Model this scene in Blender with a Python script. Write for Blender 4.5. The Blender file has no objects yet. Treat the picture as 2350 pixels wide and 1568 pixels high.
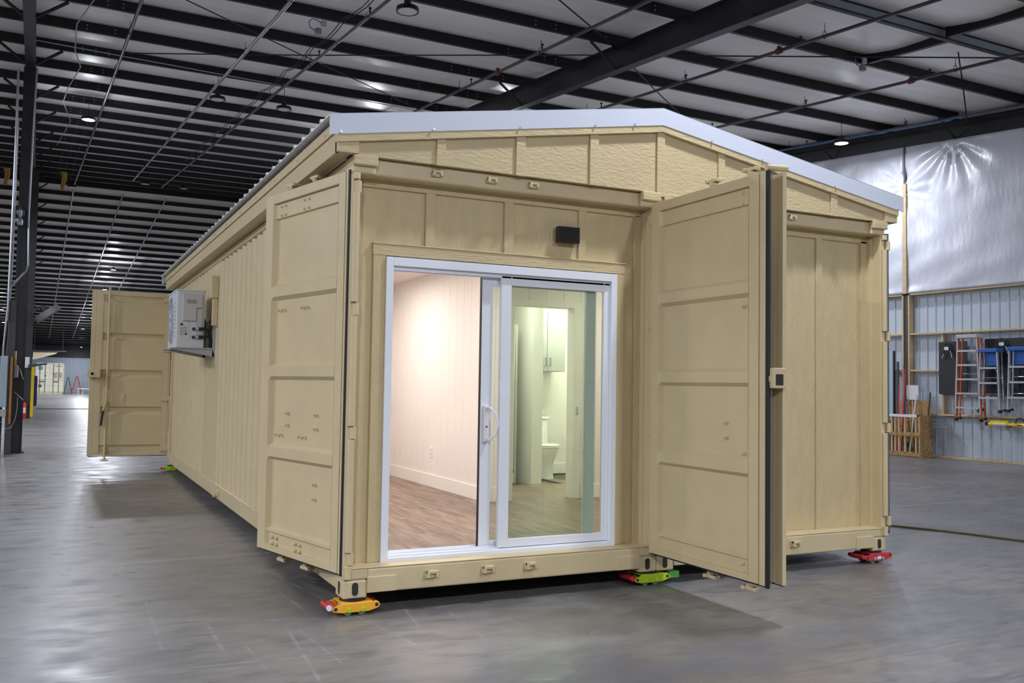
import bpy, bmesh, math, random
from mathutils import Matrix, Vector
random.seed(7)
PHI = 0.0212
cP, sP = math.cos(PHI), math.sin(PHI)
def fromB(u, v, z=0.0):
    return (cP*u - sP*v, sP*u + cP*v, z)
SC = bpy.context.scene
COL = SC.collection
# ------------------------------------------------------------------ camera, world, exposure, lamps
def set_camera():
    f = 2111.9; yaw, pitch, roll = -.4588, .0474, .0153
    cy, sy = math.cos(yaw), math.sin(yaw)
    fw = Vector((-sy*math.cos(pitch), cy*math.cos(pitch), math.sin(pitch)))
    r = Vector((cy, sy, 0)); u = r.cross(fw)
    R = r*math.cos(roll) + u*math.sin(roll); U = -r*math.sin(roll) + u*math.cos(roll)
    cam = bpy.data.cameras.new('camera'); o = bpy.data.objects.new('camera', cam); COL.objects.link(o)
    cam.sensor_width = 36; cam.sensor_fit = 'HORIZONTAL'; cam.lens = f*36/2350; cam.clip_end = 400
    o.matrix_world = Matrix(((R.x, U.x, -fw.x, -1.698), (R.y, U.y, -fw.y, -5.8385), (R.z, U.z, -fw.z, 1.5002), (0, 0, 0, 1)))
    SC.camera = o
set_camera()
w = bpy.data.worlds.new('world'); SC.world = w; w.use_nodes = True
w.node_tree.nodes['Background'].inputs[0].default_value = (.62, .66, .74, 1)
w.node_tree.nodes['Background'].inputs[1].default_value = .25
SC.view_settings.view_transform = 'Standard'; SC.view_settings.look = 'None'
SC.view_settings.gamma = 1; SC.view_settings.use_curve_mapping = False
SC.view_settings.exposure = 0.0
HALL = (.91, .95, 1.05)
def area_light(name, loc, power, size, color, rot=(0, 0, 0), shape='DISK', sy=None, spread=math.pi):
    l = bpy.data.lights.new(name, 'AREA'); l.energy = power; l.shape = shape; l.size = size
    if sy: l.size_y = sy
    l.color = color; l.spread = spread
    o = bpy.data.objects.new(name, l); COL.objects.link(o); o.location = loc; o.rotation_euler = rot
    return o
# lit lamps (u, v, z): the seven seen in the picture, then unseen ones, a few inferred, the rest added for their light
LIT = [(-.77, 19.9, 8.15), (2.5, 57.1, 8.4), (2.5, 64.6, 7.8), (2.11, 85.8, 6.0), (2.67, 100.2, 4.8), (2.5, 78.7, 6.6), (-4.12, 76.1, 6.8), (-4.1, 83.5, 6.2), (14.79, 9.56, 7.3)]
HID = [(-9.8, 8.0, 7.1), (-9.8, -1.3, 6.3), (-4.2, -9.6, 5.6), (3.0, -1.3, 6.35), (3.0, -9.6, 5.6), (11.2, -9.6, 5.6), (14.8, -1.3, 6.3), (-8, 24, 8.5), (10, 24, 8.5), (10.5, 45, 9.3), (-8, 45, 9.3), (-15, 3, 6.6), (6.5, 19, 8.0), (9.5, 16.6, 7.85)]
KH = [1.5, 1.7, 1.6, .40, 1.0, 1.0, .6, 1.2, 1.2, 1.0, 1.0, 1.2, 1.2, 1.1]
KL = [1.1, 1.9, 1.7, .9, .35, 1.2, .6, .6, .31]
FILL_K = {0: .45, 8: .30}
LAMPW = 430.0
FILL_SHARE = .15
for i, (u, v, z) in enumerate(LIT + HID):
    k = (KL + KH)[i]
    area_light('lamp_light', fromB(u, v, z - .10), LAMPW*k, .34, HALL)
    pl_ = bpy.data.lights.new('ceiling_fill', 'POINT'); pl_.energy = LAMPW*(KL+KH)[i]*FILL_SHARE*FILL_K.get(i, 1); pl_.shadow_soft_size = .12; pl_.color = HALL  # point light added under each lamp to brighten the ceiling
    po_ = bpy.data.objects.new('ceiling_fill', pl_); COL.objects.link(po_); po_.location = fromB(u, v, z - .28)
WARM = (1.0, .91, .85)
area_light('room_light', (1.0, 1.7, 2.72), 40, 1.1, WARM, shape='SQUARE')
area_light('room_light', (1.0, 4.2, 2.72), 44, 1.1, WARM, shape='SQUARE')
area_light('room_light', (3.7, 1.4, 2.72), 34, .9, WARM, shape='SQUARE')
area_light('bath_light', (2.9, 3.5, 2.72), 26, .5, (1, .95, .86), shape='SQUARE')  # extra light added to brighten the inner bathroom door
area_light('bath_light', (4.2, 4.1, 2.72), 62, .6, (1, .95, .86), shape='SQUARE')
# ------------------------------------------------------------------ materials
def s2l(c):
    return tuple((x/12.92 if x <= .04045 else ((x+.055)/1.055)**2.4) for x in c)
def rgb(r, g, b): return s2l((r/255, g/255, b/255))
MATS = {}
def mat(name, col, rough=.5, metal=0.0, var=.0, vscale=3.0, bump=0.0, bscale=60.0, stretch=None, spec=.5, emit=None, estr=0.0, coords='Object', col2=None):
    if name in MATS: return MATS[name]
    m = bpy.data.materials.new(name); m.use_nodes = True; nt = m.node_tree; n = nt.nodes; L = nt.links
    b = n['Principled BSDF']
    b.inputs['Base Color'].default_value = (*col, 1); b.inputs['Roughness'].default_value = rough
    b.inputs['Metallic'].default_value = metal; b.inputs['Specular IOR Level'].default_value = spec
    tc = n.new('ShaderNodeTexCoord'); mp = n.new('ShaderNodeMapping'); L.new(tc.outputs[coords], mp.inputs[0])
    if stretch: mp.inputs['Scale'].default_value = stretch
    if var > 0 or col2:
        nz = n.new('ShaderNodeTexNoise'); nz.inputs['Scale'].default_value = vscale; nz.inputs['Detail'].default_value = 5
        L.new(mp.outputs[0], nz.inputs['Vector'])
        mx = n.new('ShaderNodeMix'); mx.data_type = 'RGBA'
        c2 = col2 if col2 else tuple(max(0, c*(1-var)) for c in col)
        mx.inputs[6].default_value = (*[min(1, c*(1+(0 if col2 else var))) for c in col], 1); mx.inputs[7].default_value = (*c2, 1)
        rp = n.new('ShaderNodeMapRange'); rp.inputs[1].default_value = .35; rp.inputs[2].default_value = .65
        L.new(nz.outputs[0], rp.inputs[0]); L.new(rp.outputs[0], mx.inputs[0]); L.new(mx.outputs[2], b.inputs['Base Color'])
    if bump > 0:
        nb = n.new('ShaderNodeTexNoise'); nb.inputs['Scale'].default_value = bscale; nb.inputs['Detail'].default_value = 4
        L.new(mp.outputs[0], nb.inputs['Vector'])
        bp = n.new('ShaderNodeBump'); bp.inputs['Strength'].default_value = bump; bp.inputs['Distance'].default_value = .01
        L.new(nb.outputs[0], bp.inputs['Height']); L.new(bp.outputs[0], b.inputs['Normal'])
    if emit:
        b.inputs['Emission Color'].default_value = (*emit, 1); b.inputs['Emission Strength'].default_value = estr
    MATS[name] = m; return m
TAN = rgb(205, 188, 149)
tan = mat('tan_paint', TAN, .42, var=.03, vscale=4, bump=.05, bscale=40)
tan_s = mat('tan_siding', rgb(198, 180, 138), .55, var=.04, vscale=3, bump=.5, bscale=11, stretch=(5, 5, 1.6))
tan_b = mat('tan_siding_board', rgb(201, 183, 142), .55, var=.03, vscale=3, bump=.5, bscale=12, stretch=(1.2, 6, 6))
tan_g = mat('tan_gable_siding', rgb(201, 183, 142), .5, var=.03, vscale=3, bump=.55, bscale=17, stretch=(1.3, 5, 3.2))
white_m = mat('white_metal_trim', (.60, .64, .74), .45, var=.01)
vinyl = mat('white_vinyl_frame', (.80, .83, .90), .38)
black = mat('black_rubber', (.012, .012, .014), .6)
gasket = mat('grey_gasket', (.16, .17, .17), .4)
hole = mat('dark_recess', (.03, .025, .018), .8)
steel_bk = mat('black_steel_paint', (.0085, .0085, .0105), .5, var=.15, vscale=2)
steel_rf = mat('rafter_paint', (.016, .016, .019), .45, var=.15, vscale=2)
galv = mat('galvanised_steel', (.42, .44, .48), .35, metal=.8)
pipe_m = mat('dark_pipe_steel', (.10, .10, .115), .4, metal=.7)
pipe_b = mat('bare_pipe_steel', (.36, .36, .38), .38, metal=.75)
rust = mat('red_oxide', (.16, .035, .03), .6)
wood = mat('pine_timber', rgb(206, 182, 142), .7, var=.10, vscale=4, stretch=(1, 1, 8), bump=.1)
wood_o = mat('orange_timber', rgb(176, 116, 60), .6, var=.12)
ins = mat('ceiling_vinyl_insulation', (.86, .825, .80), .36, var=.07, vscale=.9, bump=.35, bscale=5, stretch=(.35, 3.0, 1))
ins_b = mat('ceiling_lit_vinyl', (.82, .74, .70), .45, var=.1, vscale=.9, bump=.3, bscale=5, stretch=(.35, 3.0, 1))  # lamp-lit pinkish tone of the ridge strips put into the colour
ins_c = mat('ceiling_new_insulation', (.36, .40, .44), .4, var=.06, bump=.3, bscale=5)
sheetm = mat('wall_steel_sheet', (.50, .57, .66), .42, var=.02)
redp = mat('red_paint', (.55, .03, .04), .4, var=.1)
oran = mat('orange_paint', (.85, .42, .03), .4, var=.12)
yelp = mat('yellow_paint', (.85, .62, .02), .4, var=.1)
limep = mat('lime_paint', (.42, .58, .01), .4, var=.1)
greenp = mat('green_paint', (.10, .42, .07), .4)
wheel_m = mat('pu_wheel', (.35, .42, .30), .4)
acw = mat('ac_white', (.62, .64, .68), .4)
acg = mat('ac_grey_panel', (.52, .51, .50), .45)
dgrey = mat('dark_grey', (.05, .05, .055), .5)
blk = mat('black_gloss', (.004, .004, .005), .25)
matblk = mat('black_board', (.014, .014, .020), .5, var=.2)
alu = mat('aluminium', (.58, .60, .64), .35, metal=.6)
lad_o = mat('orange_fibreglass', (.62, .12, .03), .45)
lad_b = mat('blue_plastic', (.02, .12, .48), .4)
whitep = mat('white_plastic', (.78, .78, .80), .4)
bluep = mat('blue_plastic_tube', (.02, .07, .42), .4)
whitei = mat('interior_white_board', (.80, .77, .74), .5, var=.02, vscale=6, bump=.12, bscale=10, stretch=(5, 5, .8))
whitet = mat('interior_white_trim', (.82, .80, .77), .45)
porc = mat('porcelain', (.85, .85, .83), .12)
cabg = mat('cabinet_grey', (.33, .335, .32), .5)
lens_on = mat('lit_lens', (1, 1, 1), .5, emit=(.93, .96, 1.0), estr=28)
lens_off = mat('unlit_lens', (.72, .72, .72), .25)
creamp = mat('cream_paint', (.78, .74, .58), .5, var=.03)
bluebox = mat('pale_blue_enamel', (.40, .50, .58), .45)
drumb = mat('blue_drum', (.01, .12, .27), .45)
navy = mat('navy_plastic', (.01, .02, .12), .5)
foam = mat('yellow_foam', (.62, .42, .10), .9, var=.25, vscale=10)
osb = mat('strand_board', rgb(190, 158, 108), .75, col2=rgb(140, 104, 60), vscale=22)
cable_b = mat('blue_cable', (.03, .16, .42), .45)
cord_m = mat('olive_cord', (.10, .09, .03), .5)
greybr = mat('brown_fixture', (.34, .26, .20), .5)
lightgrey = mat('light_grey', (.45, .46, .47), .5)
chrome = mat('chrome', (.8, .8, .82), .08, metal=1)

def glass_mat(name, tint, rough=.0):
    m = bpy.data.materials.new(name); m.use_nodes = True; nt = m.node_tree; n = nt.nodes; L = nt.links
    n.remove(n['Principled BSDF']); out = n['Material Output']
    t = n.new('ShaderNodeBsdfTransparent'); t.inputs[0].default_value = (*tint, 1)
    g = n.new('ShaderNodeBsdfGlossy'); g.inputs['Roughness'].default_value = rough; g.inputs[0].default_value = (.9, .95, .92, 1)
    fr = n.new('ShaderNodeFresnel'); fr.inputs[0].default_value = 1.5
    mx = n.new('ShaderNodeMixShader'); L.new(fr.outputs[0], mx.inputs[0]); L.new(t.outputs[0], mx.inputs[1]); L.new(g.outputs[0], mx.inputs[2]); L.new(mx.outputs[0], out.inputs[0])
    MATS[name] = m; return m
glass = glass_mat('green_tinted_glass', (.83, .87, .81))
glass2 = glass_mat('tinted_glass', (.90, .95, .91))
globe_g = glass_mat('globe_glass', (.9, .92, .95), .03)

def floor_mat():
    m = bpy.data.materials.new('polished_concrete'); m.use_nodes = True; nt = m.node_tree; n = nt.nodes; L = nt.links
    b = n['Principled BSDF']; tc = n.new('ShaderNodeTexCoord')
    def noise(scale, detail=6, st=(1, 1, 1), dist=0, off=(0, 0, 0)):
        mp = n.new('ShaderNodeMapping'); mp.inputs['Scale'].default_value = st; mp.inputs['Location'].default_value = off; L.new(tc.outputs['Object'], mp.inputs[0])
        z = n.new('ShaderNodeTexNoise'); z.inputs['Scale'].default_value = scale; z.inputs['Detail'].default_value = detail; z.inputs['Distortion'].default_value = dist
        L.new(mp.outputs[0], z.inputs['Vector']); return z.outputs[0]
    def rng(x, a, c, lo=0, hi=1):
        r = n.new('ShaderNodeMapRange'); r.inputs[1].default_value = a; r.inputs[2].default_value = c; r.inputs[3].default_value = lo; r.inputs[4].default_value = hi; L.new(x, r.inputs[0]); return r.outputs[0]
    def mix(f, a, c):
        x = n.new('ShaderNodeMix'); x.data_type = 'RGBA'; L.new(f, x.inputs[0])
        for s, k in ((a, 6), (c, 7)):
            if isinstance(s, tuple): x.inputs[k].default_value = (*s, 1)
            else: L.new(s, x.inputs[k])
        return x.outputs[2]
    base = mix(rng(noise(.55, 8), .35, .65), (.128, .123, .122), (.222, .212, .206))
    base = mix(rng(noise(2.6, 8, (1.0, 2.6, 1), .8), .47, .66, 0, .75), base, (.115, .113, .122))
    base = mix(rng(noise(11, 8, (.35, 3.6, 1)), .5, .72, 0, .5), base, (.28, .275, .275))
    base = mix(rng(noise(.35, 5, off=(3.1, 1.7, 0)), .5, .68, 0, .6), base, (.165, .142, .128))
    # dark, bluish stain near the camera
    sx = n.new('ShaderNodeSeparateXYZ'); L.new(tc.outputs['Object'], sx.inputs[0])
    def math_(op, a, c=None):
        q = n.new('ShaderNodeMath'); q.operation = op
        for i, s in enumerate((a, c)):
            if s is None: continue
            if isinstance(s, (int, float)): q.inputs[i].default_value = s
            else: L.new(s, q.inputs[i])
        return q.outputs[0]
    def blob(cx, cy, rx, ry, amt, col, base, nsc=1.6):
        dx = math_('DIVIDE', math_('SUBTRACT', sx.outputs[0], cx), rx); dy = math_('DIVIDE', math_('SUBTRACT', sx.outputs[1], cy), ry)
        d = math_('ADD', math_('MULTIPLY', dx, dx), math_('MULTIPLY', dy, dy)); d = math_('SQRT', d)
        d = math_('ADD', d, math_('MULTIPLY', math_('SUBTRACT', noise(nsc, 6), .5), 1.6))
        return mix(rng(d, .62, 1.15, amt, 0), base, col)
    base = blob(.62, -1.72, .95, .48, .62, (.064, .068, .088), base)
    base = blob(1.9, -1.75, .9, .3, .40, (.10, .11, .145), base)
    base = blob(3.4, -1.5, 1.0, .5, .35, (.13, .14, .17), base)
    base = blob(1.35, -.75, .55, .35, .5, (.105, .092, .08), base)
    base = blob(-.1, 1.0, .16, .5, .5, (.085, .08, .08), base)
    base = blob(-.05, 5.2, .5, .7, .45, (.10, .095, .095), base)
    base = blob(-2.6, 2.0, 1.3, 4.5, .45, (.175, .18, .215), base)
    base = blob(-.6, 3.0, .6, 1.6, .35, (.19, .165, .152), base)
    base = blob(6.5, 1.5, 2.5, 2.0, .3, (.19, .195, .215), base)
    def seg(p, q_, wd, base, col=(.40, .39, .385), amt=.35):
        (px, py), (qx, qy) = p, q_
        L_ = math.hypot(qx-px, qy-py); tx, ty = (qx-px)/L_, (qy-py)/L_
        ex = math_('SUBTRACT', sx.outputs[0], px); ey = math_('SUBTRACT', sx.outputs[1], py)
        d = math_('ABSOLUTE', math_('ADD', math_('MULTIPLY', ex, -ty), math_('MULTIPLY', ey, tx)))
        t = math_('ADD', math_('MULTIPLY', ex, tx), math_('MULTIPLY', ey, ty))
        t = math_('ABSOLUTE', math_('SUBTRACT', t, L_/2))
        f = math_('MULTIPLY', rng(d, wd*.4, wd, amt, 0), rng(t, L_/2-.02, L_/2+.03, 1, 0))
        f = math_('MULTIPLY', f, rng(scr_n, .35, .6))
        return mix(f, base, col)
    scr_n = noise(7, 4)
    for p, q_, wd in (((-.693, -.226), (-.334, -.179), .007), ((-.392, -.154), (-.483, -1.2), .014), ((-.334, -.179), (-.295, -.96), .008), ((-1.6, -.68), (-.18, -.77), .012), ((-1.86, -.63), (-.22, -.90), .012),
                      ((-1.084, .944), (-1.125, -.303), .012), ((-.806, .154), (-.828, -.557), .016), ((-.69, -.356), (-.685, -.89), .009), ((-1.10, 2.44), (-1.18, 2.0), .014), ((.944, -.456), (.966, -.806), .006),
                      ((.707, .159), (.605, -.861), .010), ((.517, .526), (.355, -.438), .012), ((-.222, 1.141), (-.176, .261), .010), ((.487, -1.624), (.636, -1.674), .018), ((.021, -.61), (.273, -1.0), .009), ((2.05, .04), (2.2, -.6), .008),
                      ((-1.9, 1.4), (-1.2, 1.2), .02), ((2.8, -.2), (3.2, -1.3), .010), ((3.6, .4), (3.9, -1.2), .012), ((-.1, 1.5), (.2, -.9), .012)):
        base = seg(p, q_, wd, base)
    # saw-cut joints
    def line(px, py, qx, qy, wd, base, col, amt=.6):
        L_ = math.hypot(qx-px, qy-py); nx, ny = -(qy-py)/L_, (qx-px)/L_
        d = math_('ADD', math_('MULTIPLY', math_('SUBTRACT', sx.outputs[0], px), nx), math_('MULTIPLY', math_('SUBTRACT', sx.outputs[1], py), ny))
        d = math_('ABSOLUTE', d); return mix(rng(d, wd*.5, wd, amt, 0), base, col)
    for k in range(-3, 4):
        base = line(*fromB(4.98, -2.145 + 6.1*k)[:2], *fromB(5.98, -2.145 + 6.1*k)[:2], .007, base, (.10, .10, .10), .55)
        base = line(*fromB(-2.1 + 6.1*k + (3.0 if k == 1 else 0), 0)[:2], *fromB(-2.1 + 6.1*k + (3.0 if k == 1 else 0), 1)[:2], .007, base, (.10, .10, .10), .55)
    base = line(*fromB(0, 2.40)[:2], *fromB(1, 2.40)[:2], .025, base, (.48, .46, .42), .3)
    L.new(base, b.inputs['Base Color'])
    L.new(rng(noise(3, 8, (1, 1.6, 1)), .3, .75, .26, .50), b.inputs['Roughness'])
    bp = n.new('ShaderNodeBump'); bp.inputs['Strength'].default_value = .05; bp.inputs['Distance'].default_value = .01
    L.new(noise(9, 8, (1, 2.2, 1)), bp.inputs['Height']); L.new(bp.outputs[0], b.inputs['Normal'])
    b.inputs['Specular IOR Level'].default_value = .55
    return m
def plank_mat():
    m = bpy.data.materials.new('vinyl_plank'); m.use_nodes = True; nt = m.node_tree; n = nt.nodes; L = nt.links
    b = n['Principled BSDF']; tc = n.new('ShaderNodeTexCoord'); oi = n.new('ShaderNodeObjectInfo')
    mp = n.new('ShaderNodeMapping'); mp.inputs['Scale'].default_value = (9, 1.1, 1); L.new(tc.outputs['Object'], mp.inputs[0])
    ad = n.new('ShaderNodeVectorMath'); ad.operation = 'ADD'; L.new(mp.outputs[0], ad.inputs[0])
    mu = n.new('ShaderNodeMath'); mu.operation = 'MULTIPLY'; mu.inputs[1].default_value = 40; L.new(oi.outputs['Random'], mu.inputs[0]); L.new(mu.outputs[0], ad.inputs[1])
    z = n.new('ShaderNodeTexNoise'); z.inputs['Scale'].default_value = 1.8; z.inputs['Detail'].default_value = 8; z.inputs['Distortion'].default_value = .8; L.new(ad.outputs[0], z.inputs['Vector'])
    cr = n.new('ShaderNodeValToRGB'); cr.color_ramp.elements[0].position = .34; cr.color_ramp.elements[0].color = (*rgb(104, 86, 75), 1); cr.color_ramp.elements[1].position = .66; cr.color_ramp.elements[1].color = (*rgb(150, 130, 116), 1)
    L.new(z.outputs[0], cr.inputs[0])
    hs = n.new('ShaderNodeHueSaturation'); L.new(cr.outputs[0], hs.inputs['Color'])
    r = n.new('ShaderNodeMapRange'); r.inputs[3].default_value = .90; r.inputs[4].default_value = 1.08; L.new(oi.outputs['Random'], r.inputs[0]); L.new(r.outputs[0], hs.inputs['Value'])
    L.new(hs.outputs[0], b.inputs['Base Color']); b.inputs['Roughness'].default_value = .45
    MATS['vinyl_plank'] = m; return m
plank_m = plank_mat()
# ------------------------------------------------------------------ mesh helpers
class MB:
    def __init__(s, M=None): s.bm = bmesh.new(); s.M = M or Matrix.Identity(4); s.mi = 0
    def vs(s, pts): return [s.bm.verts.new(s.M @ Vector(p)) for p in pts]
    def face(s, v):
        try:
            f = s.bm.faces.new(v); f.material_index = s.mi; return f
        except ValueError: return None
    def box(s, x0, x1, y0, y1, z0, z1):
        v = s.vs([(x0, y0, z0), (x1, y0, z0), (x1, y1, z0), (x0, y1, z0), (x0, y0, z1), (x1, y0, z1), (x1, y1, z1), (x0, y1, z1)])
        for q in ((3, 2, 1, 0), (4, 5, 6, 7), (0, 1, 5, 4), (1, 2, 6, 5), (2, 3, 7, 6), (3, 0, 4, 7)): s.face([v[i] for i in q])
        return s
    def prism(s, pts, axis, a, b):
        # pts: 2D outline (counter-clockwise), extruded along axis between a and b
        def P(p, t):
            if axis == 'x': return (t, p[0], p[1])
            if axis == 'y': return (p[0], t, p[1])
            return (p[0], p[1], t)
        A = s.vs([P(p, a) for p in pts]); B = s.vs([P(p, b) for p in pts]); n = len(pts)
        s.face(A[::-1]); s.face(B)
        for i in range(n): s.face([A[i], A[(i+1) % n], B[(i+1) % n], B[i]])
        return s
    def tube(s, pts, r, n=8, caps=True, r1=None):
        pts = [Vector(p) for p in pts]; rings = []; up = None
        for i, p in enumerate(pts):
            d = (pts[min(i+1, len(pts)-1)] - pts[max(i-1, 0)]).normalized()
            if up is None: up = Vector((0, 0, 1)) if abs(d.z) < .9 else Vector((1, 0, 0))
            a = d.cross(up).normalized(); b = a.cross(d).normalized(); up = b
            rr = r if r1 is None else r + (r1-r)*i/(len(pts)-1)
            rings.append(s.vs([p + a*rr*math.cos(2*math.pi*k/n) + b*rr*math.sin(2*math.pi*k/n) for k in range(n)]))
        for A, B in zip(rings, rings[1:]):
            for k in range(n): 
                f = s.face([A[k], A[(k+1) % n], B[(k+1) % n], B[k]])
                if f: f.smooth = n > 6
        if caps: s.face(rings[0]); s.face(rings[-1][::-1])
        return s
    def lathe(s, prof, c=(0, 0, 0), axis='z', n=20):
        rings = []
        for r, h in prof:
            ring = []
            for k in range(n):
                a = 2*math.pi*k/n; x, y = r*math.cos(a), r*math.sin(a)
                p = {'z': (x, y, h), 'x': (h, x, y), 'y': (x, h, y)}[axis]
                ring.append((p[0]+c[0], p[1]+c[1], p[2]+c[2]))
            rings.append(s.vs(ring))
        for A, B in zip(rings, rings[1:]):
            for k in range(n):
                f = s.face([A[k], A[(k+1) % n], B[(k+1) % n], B[k]])
                if f: f.smooth = True
        s.face(rings[0][::-1]); s.face(rings[-1])
        return s
    def grid(s, rows):
        R = [s.vs(r) for r in rows]
        for A, B in zip(R, R[1:]):
            for k in range(len(A)-1):
                s.face([A[k], A[k+1], B[k+1], B[k]])
        return s
    def done(s, name, mats, parent=None, bevel=0, smooth=False, seg=2, kind=None):
        bm = s.bm
        bmesh.ops.recalc_face_normals(bm, faces=bm.faces[:])
        for e in bm.edges:
            if len(e.link_faces) == 2 and (e.calc_face_angle(0) > .75 or e.link_faces[0].smooth != e.link_faces[1].smooth): e.smooth = False
        me = bpy.data.meshes.new(name); bm.to_mesh(me); bm.free()
        for m in (mats if isinstance(mats, (list, tuple)) else [mats]): me.materials.append(m)
        if smooth:
            for p in me.polygons: p.use_smooth = True
        o = bpy.data.objects.new(name, me); COL.objects.link(o)
        if parent: o.parent = parent
        if bevel:
            md = o.modifiers.new('bevel', 'BEVEL'); md.width = bevel; md.segments = seg; md.limit_method = 'ANGLE'; md.angle_limit = .7; md.harden_normals = False
        if kind: o['kind'] = kind
        return o
def tag(o, label=None, cat=None, group=None, kind=None):
    if label: o['label'] = label
    if cat: o['category'] = cat
    if group: o['group'] = group
    if kind: o['kind'] = kind
    return o
def root(name, label, cat, loc=(0, 0, 0), rz=0.0, group=None, kind=None):
    o = bpy.data.objects.new(name, None); COL.objects.link(o); o.location = loc; o.rotation_euler = (0, 0, rz); o.empty_display_size = .2
    return tag(o, label, cat, group, kind)
def broot(name, label, cat, u, v, z=0.0, rz=0.0, group=None, kind=None): return root(name, label, cat, fromB(u, v, z), PHI+rz, group, kind)
def kids(o): return [c for c in bpy.data.objects if c.parent is o]
def copy_tree(o, parent=None, loc=None, label=None, rz=None):
    ch = kids(o); c = o.copy(); COL.objects.link(c)
    c.parent = parent
    if loc is not None: c.location = loc
    if rz is not None: c.rotation_euler = (0, 0, rz)
    if label: c['label'] = label
    for k in ch: copy_tree(k, c)
    return c
def inst(src, parent, loc, rot=None):
    c = src.copy(); COL.objects.link(c); c.parent = parent; c.location = loc
    if rot: c.rotation_euler = rot
    return c
def lin(a, b, n): return [a+(b-a)*i/(n-1) for i in range(n)]
# ================================================================== THE HALL
U0, U1, V0, V1 = -21.0, 16.75, -24.0, 104.0
def roofz(v, h0=7.0): return h0 + v/12 if v < 40 else h0 + 40/12 - (v-40)/12
fl = MB(); 
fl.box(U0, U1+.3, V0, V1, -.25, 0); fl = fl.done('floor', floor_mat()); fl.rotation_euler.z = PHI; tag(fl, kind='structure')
fl['label'] = 'grey polished concrete slab with scuffs and saw-cut joints'
# ---- ceiling: insulation strips and purlins
ceil = broot('ceiling', None, None, 0, 0, 0, kind='structure')
def strip_mesh(nv=7, nu=26, sag=.075, ln=1.81, du=U1+.2-U0):
    m = MB(); rows = []
    rnd = random.Random(3)
    for j in range(nv):
        t = j/(nv-1)
        rows.append([(U0 + du*i/(nu-1), t*ln, .205 - sag*math.sin(math.pi*t) + rnd.uniform(-.006, .006)*(0 < j < nv-1)) for i in range(nu)])
    return m.grid(rows)
PV0 = 11.54 - 1.81*16
purl = []
k = 0; v = PV0
first = {}
def purlin_mesh():
    m = MB()
    # Z section seen from below: web, bottom flange towards the camera, top flange away
    m.prism([(-.075, 0), (0, 0), (0, .225), (.075, .225), (.075, .235), (-.006, .235), (-.006, .008), (-.069, .008), (-.069, .022), (-.075, .022)], 'x', U0, U1+.2)
    return m
sm = {}
while v < V1:
    up = v < 40
    ang = math.atan(1/12) * (1 if up else -1)
    if 'p' not in sm: sm['p'] = purlin_mesh().done('purlin', steel_bk, ceil); p = sm['p']
    else: p = inst(sm['p'], ceil, (0, 0, 0))
    p.location = (0, v, roofz(v)); p.rotation_euler = (ang, 0, 0)
    if v + 1.81 < V1:
        key = 'far' if 34.4 < v < 47 else ('new' if False else 'std')
        mt = {'far': ins_b, 'std': ins}[key]
        if key not in sm: sm[key] = strip_mesh().done('insulation_panel', mt, ceil, smooth=True); q = sm[key]
        else: q = inst(sm[key], ceil, (0, 0, 0))
        q.location = (0, v, roofz(v)); q.rotation_euler = (ang, 0, 0)
    v += 1.81
# galvanised facing plate along one purlin near the right-hand front
vf = PV0+1.81*12; zf = roofz(vf)
q = MB(); q.box(7.5, 16.6, vf-.02, vf-.012, zf+.022, zf+.27); q.done('purlin_facing', mat('bluish_galvanised', (.30, .335, .37), .45, metal=.2, var=.08), ceil)
q = MB(); q.box(7.5, 16.6, vf-.03, vf+.02, zf+.27, zf+.40); q.box(7.5, 16.6, vf-.075, vf, zf-.012, zf+.02); q.done('purlin_dark_strip', steel_bk, ceil)  # dark strips above and below the facing plate
dk = MB(); dk.box(U0, U1+.4, V0, V1, 12.2, 12.3); dk.done('roof_deck', steel_bk, ceil)
# ---- rafters (one top-level frame each)
def rafter(u, label, depth=.45, cols=()):
    r = broot('roof_rafter', label, 'rafter', u, 0, 0, group=None)
    m = MB()
    for (a, b) in ((V0+.5, 40.0), (40.0, V1-.5)):
        za, zb = roofz(a), roofz(b)
        dd = depth
        m.prism([(a, za-dd), (b, zb-dd), (b, zb-.004), (a, za-.004)], 'x', -.006, .006)
    m.done('web', steel_rf, r)
    for nm, lo, hi in (('bottom_flange', -depth-.014, -depth+.002), ('top_flange', -.016, -.001)):
        m = MB()
        for (a, b) in ((V0+.5, 40.0), (40.0, V1-.5)):
            za, zb = roofz(a), roofz(b)
            m.prism([(a, za+lo), (b, zb+lo), (b, zb+hi), (a, za+hi)], 'x', -.09, .09)
        m.done(nm, steel_rf, r)
    # flange braces to every second purlin
    vv = PV0; i = 0; src = None
    while vv < 60:
        if i % 2 == 0 and vv > 0:
            z = roofz(vv)
            for sgn in (-1, 1):
                b = MB(); b.tube([(0, 0, 0), (sgn*.58, .0, depth - .02)], .030, 4)
                o = b.done('flange_brace', steel_bk, r); o.location = (0, vv-.02, z-depth+.01)
        vv += 1.81; i += 1
    return r
rafter(-2.07, 'black roof rafter above the tapered steel columns, farthest from the timber-framed wall', .45)
rafter(7.38, 'big black rafter crossing above the ridge of the tan container house', .45)
rafter(16.62, 'black rafter along the top of the plastic sheeting', .45)
rafter(-11.4, 'black rafter beyond the tapered steel columns, out at the far side bay', .45)
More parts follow.
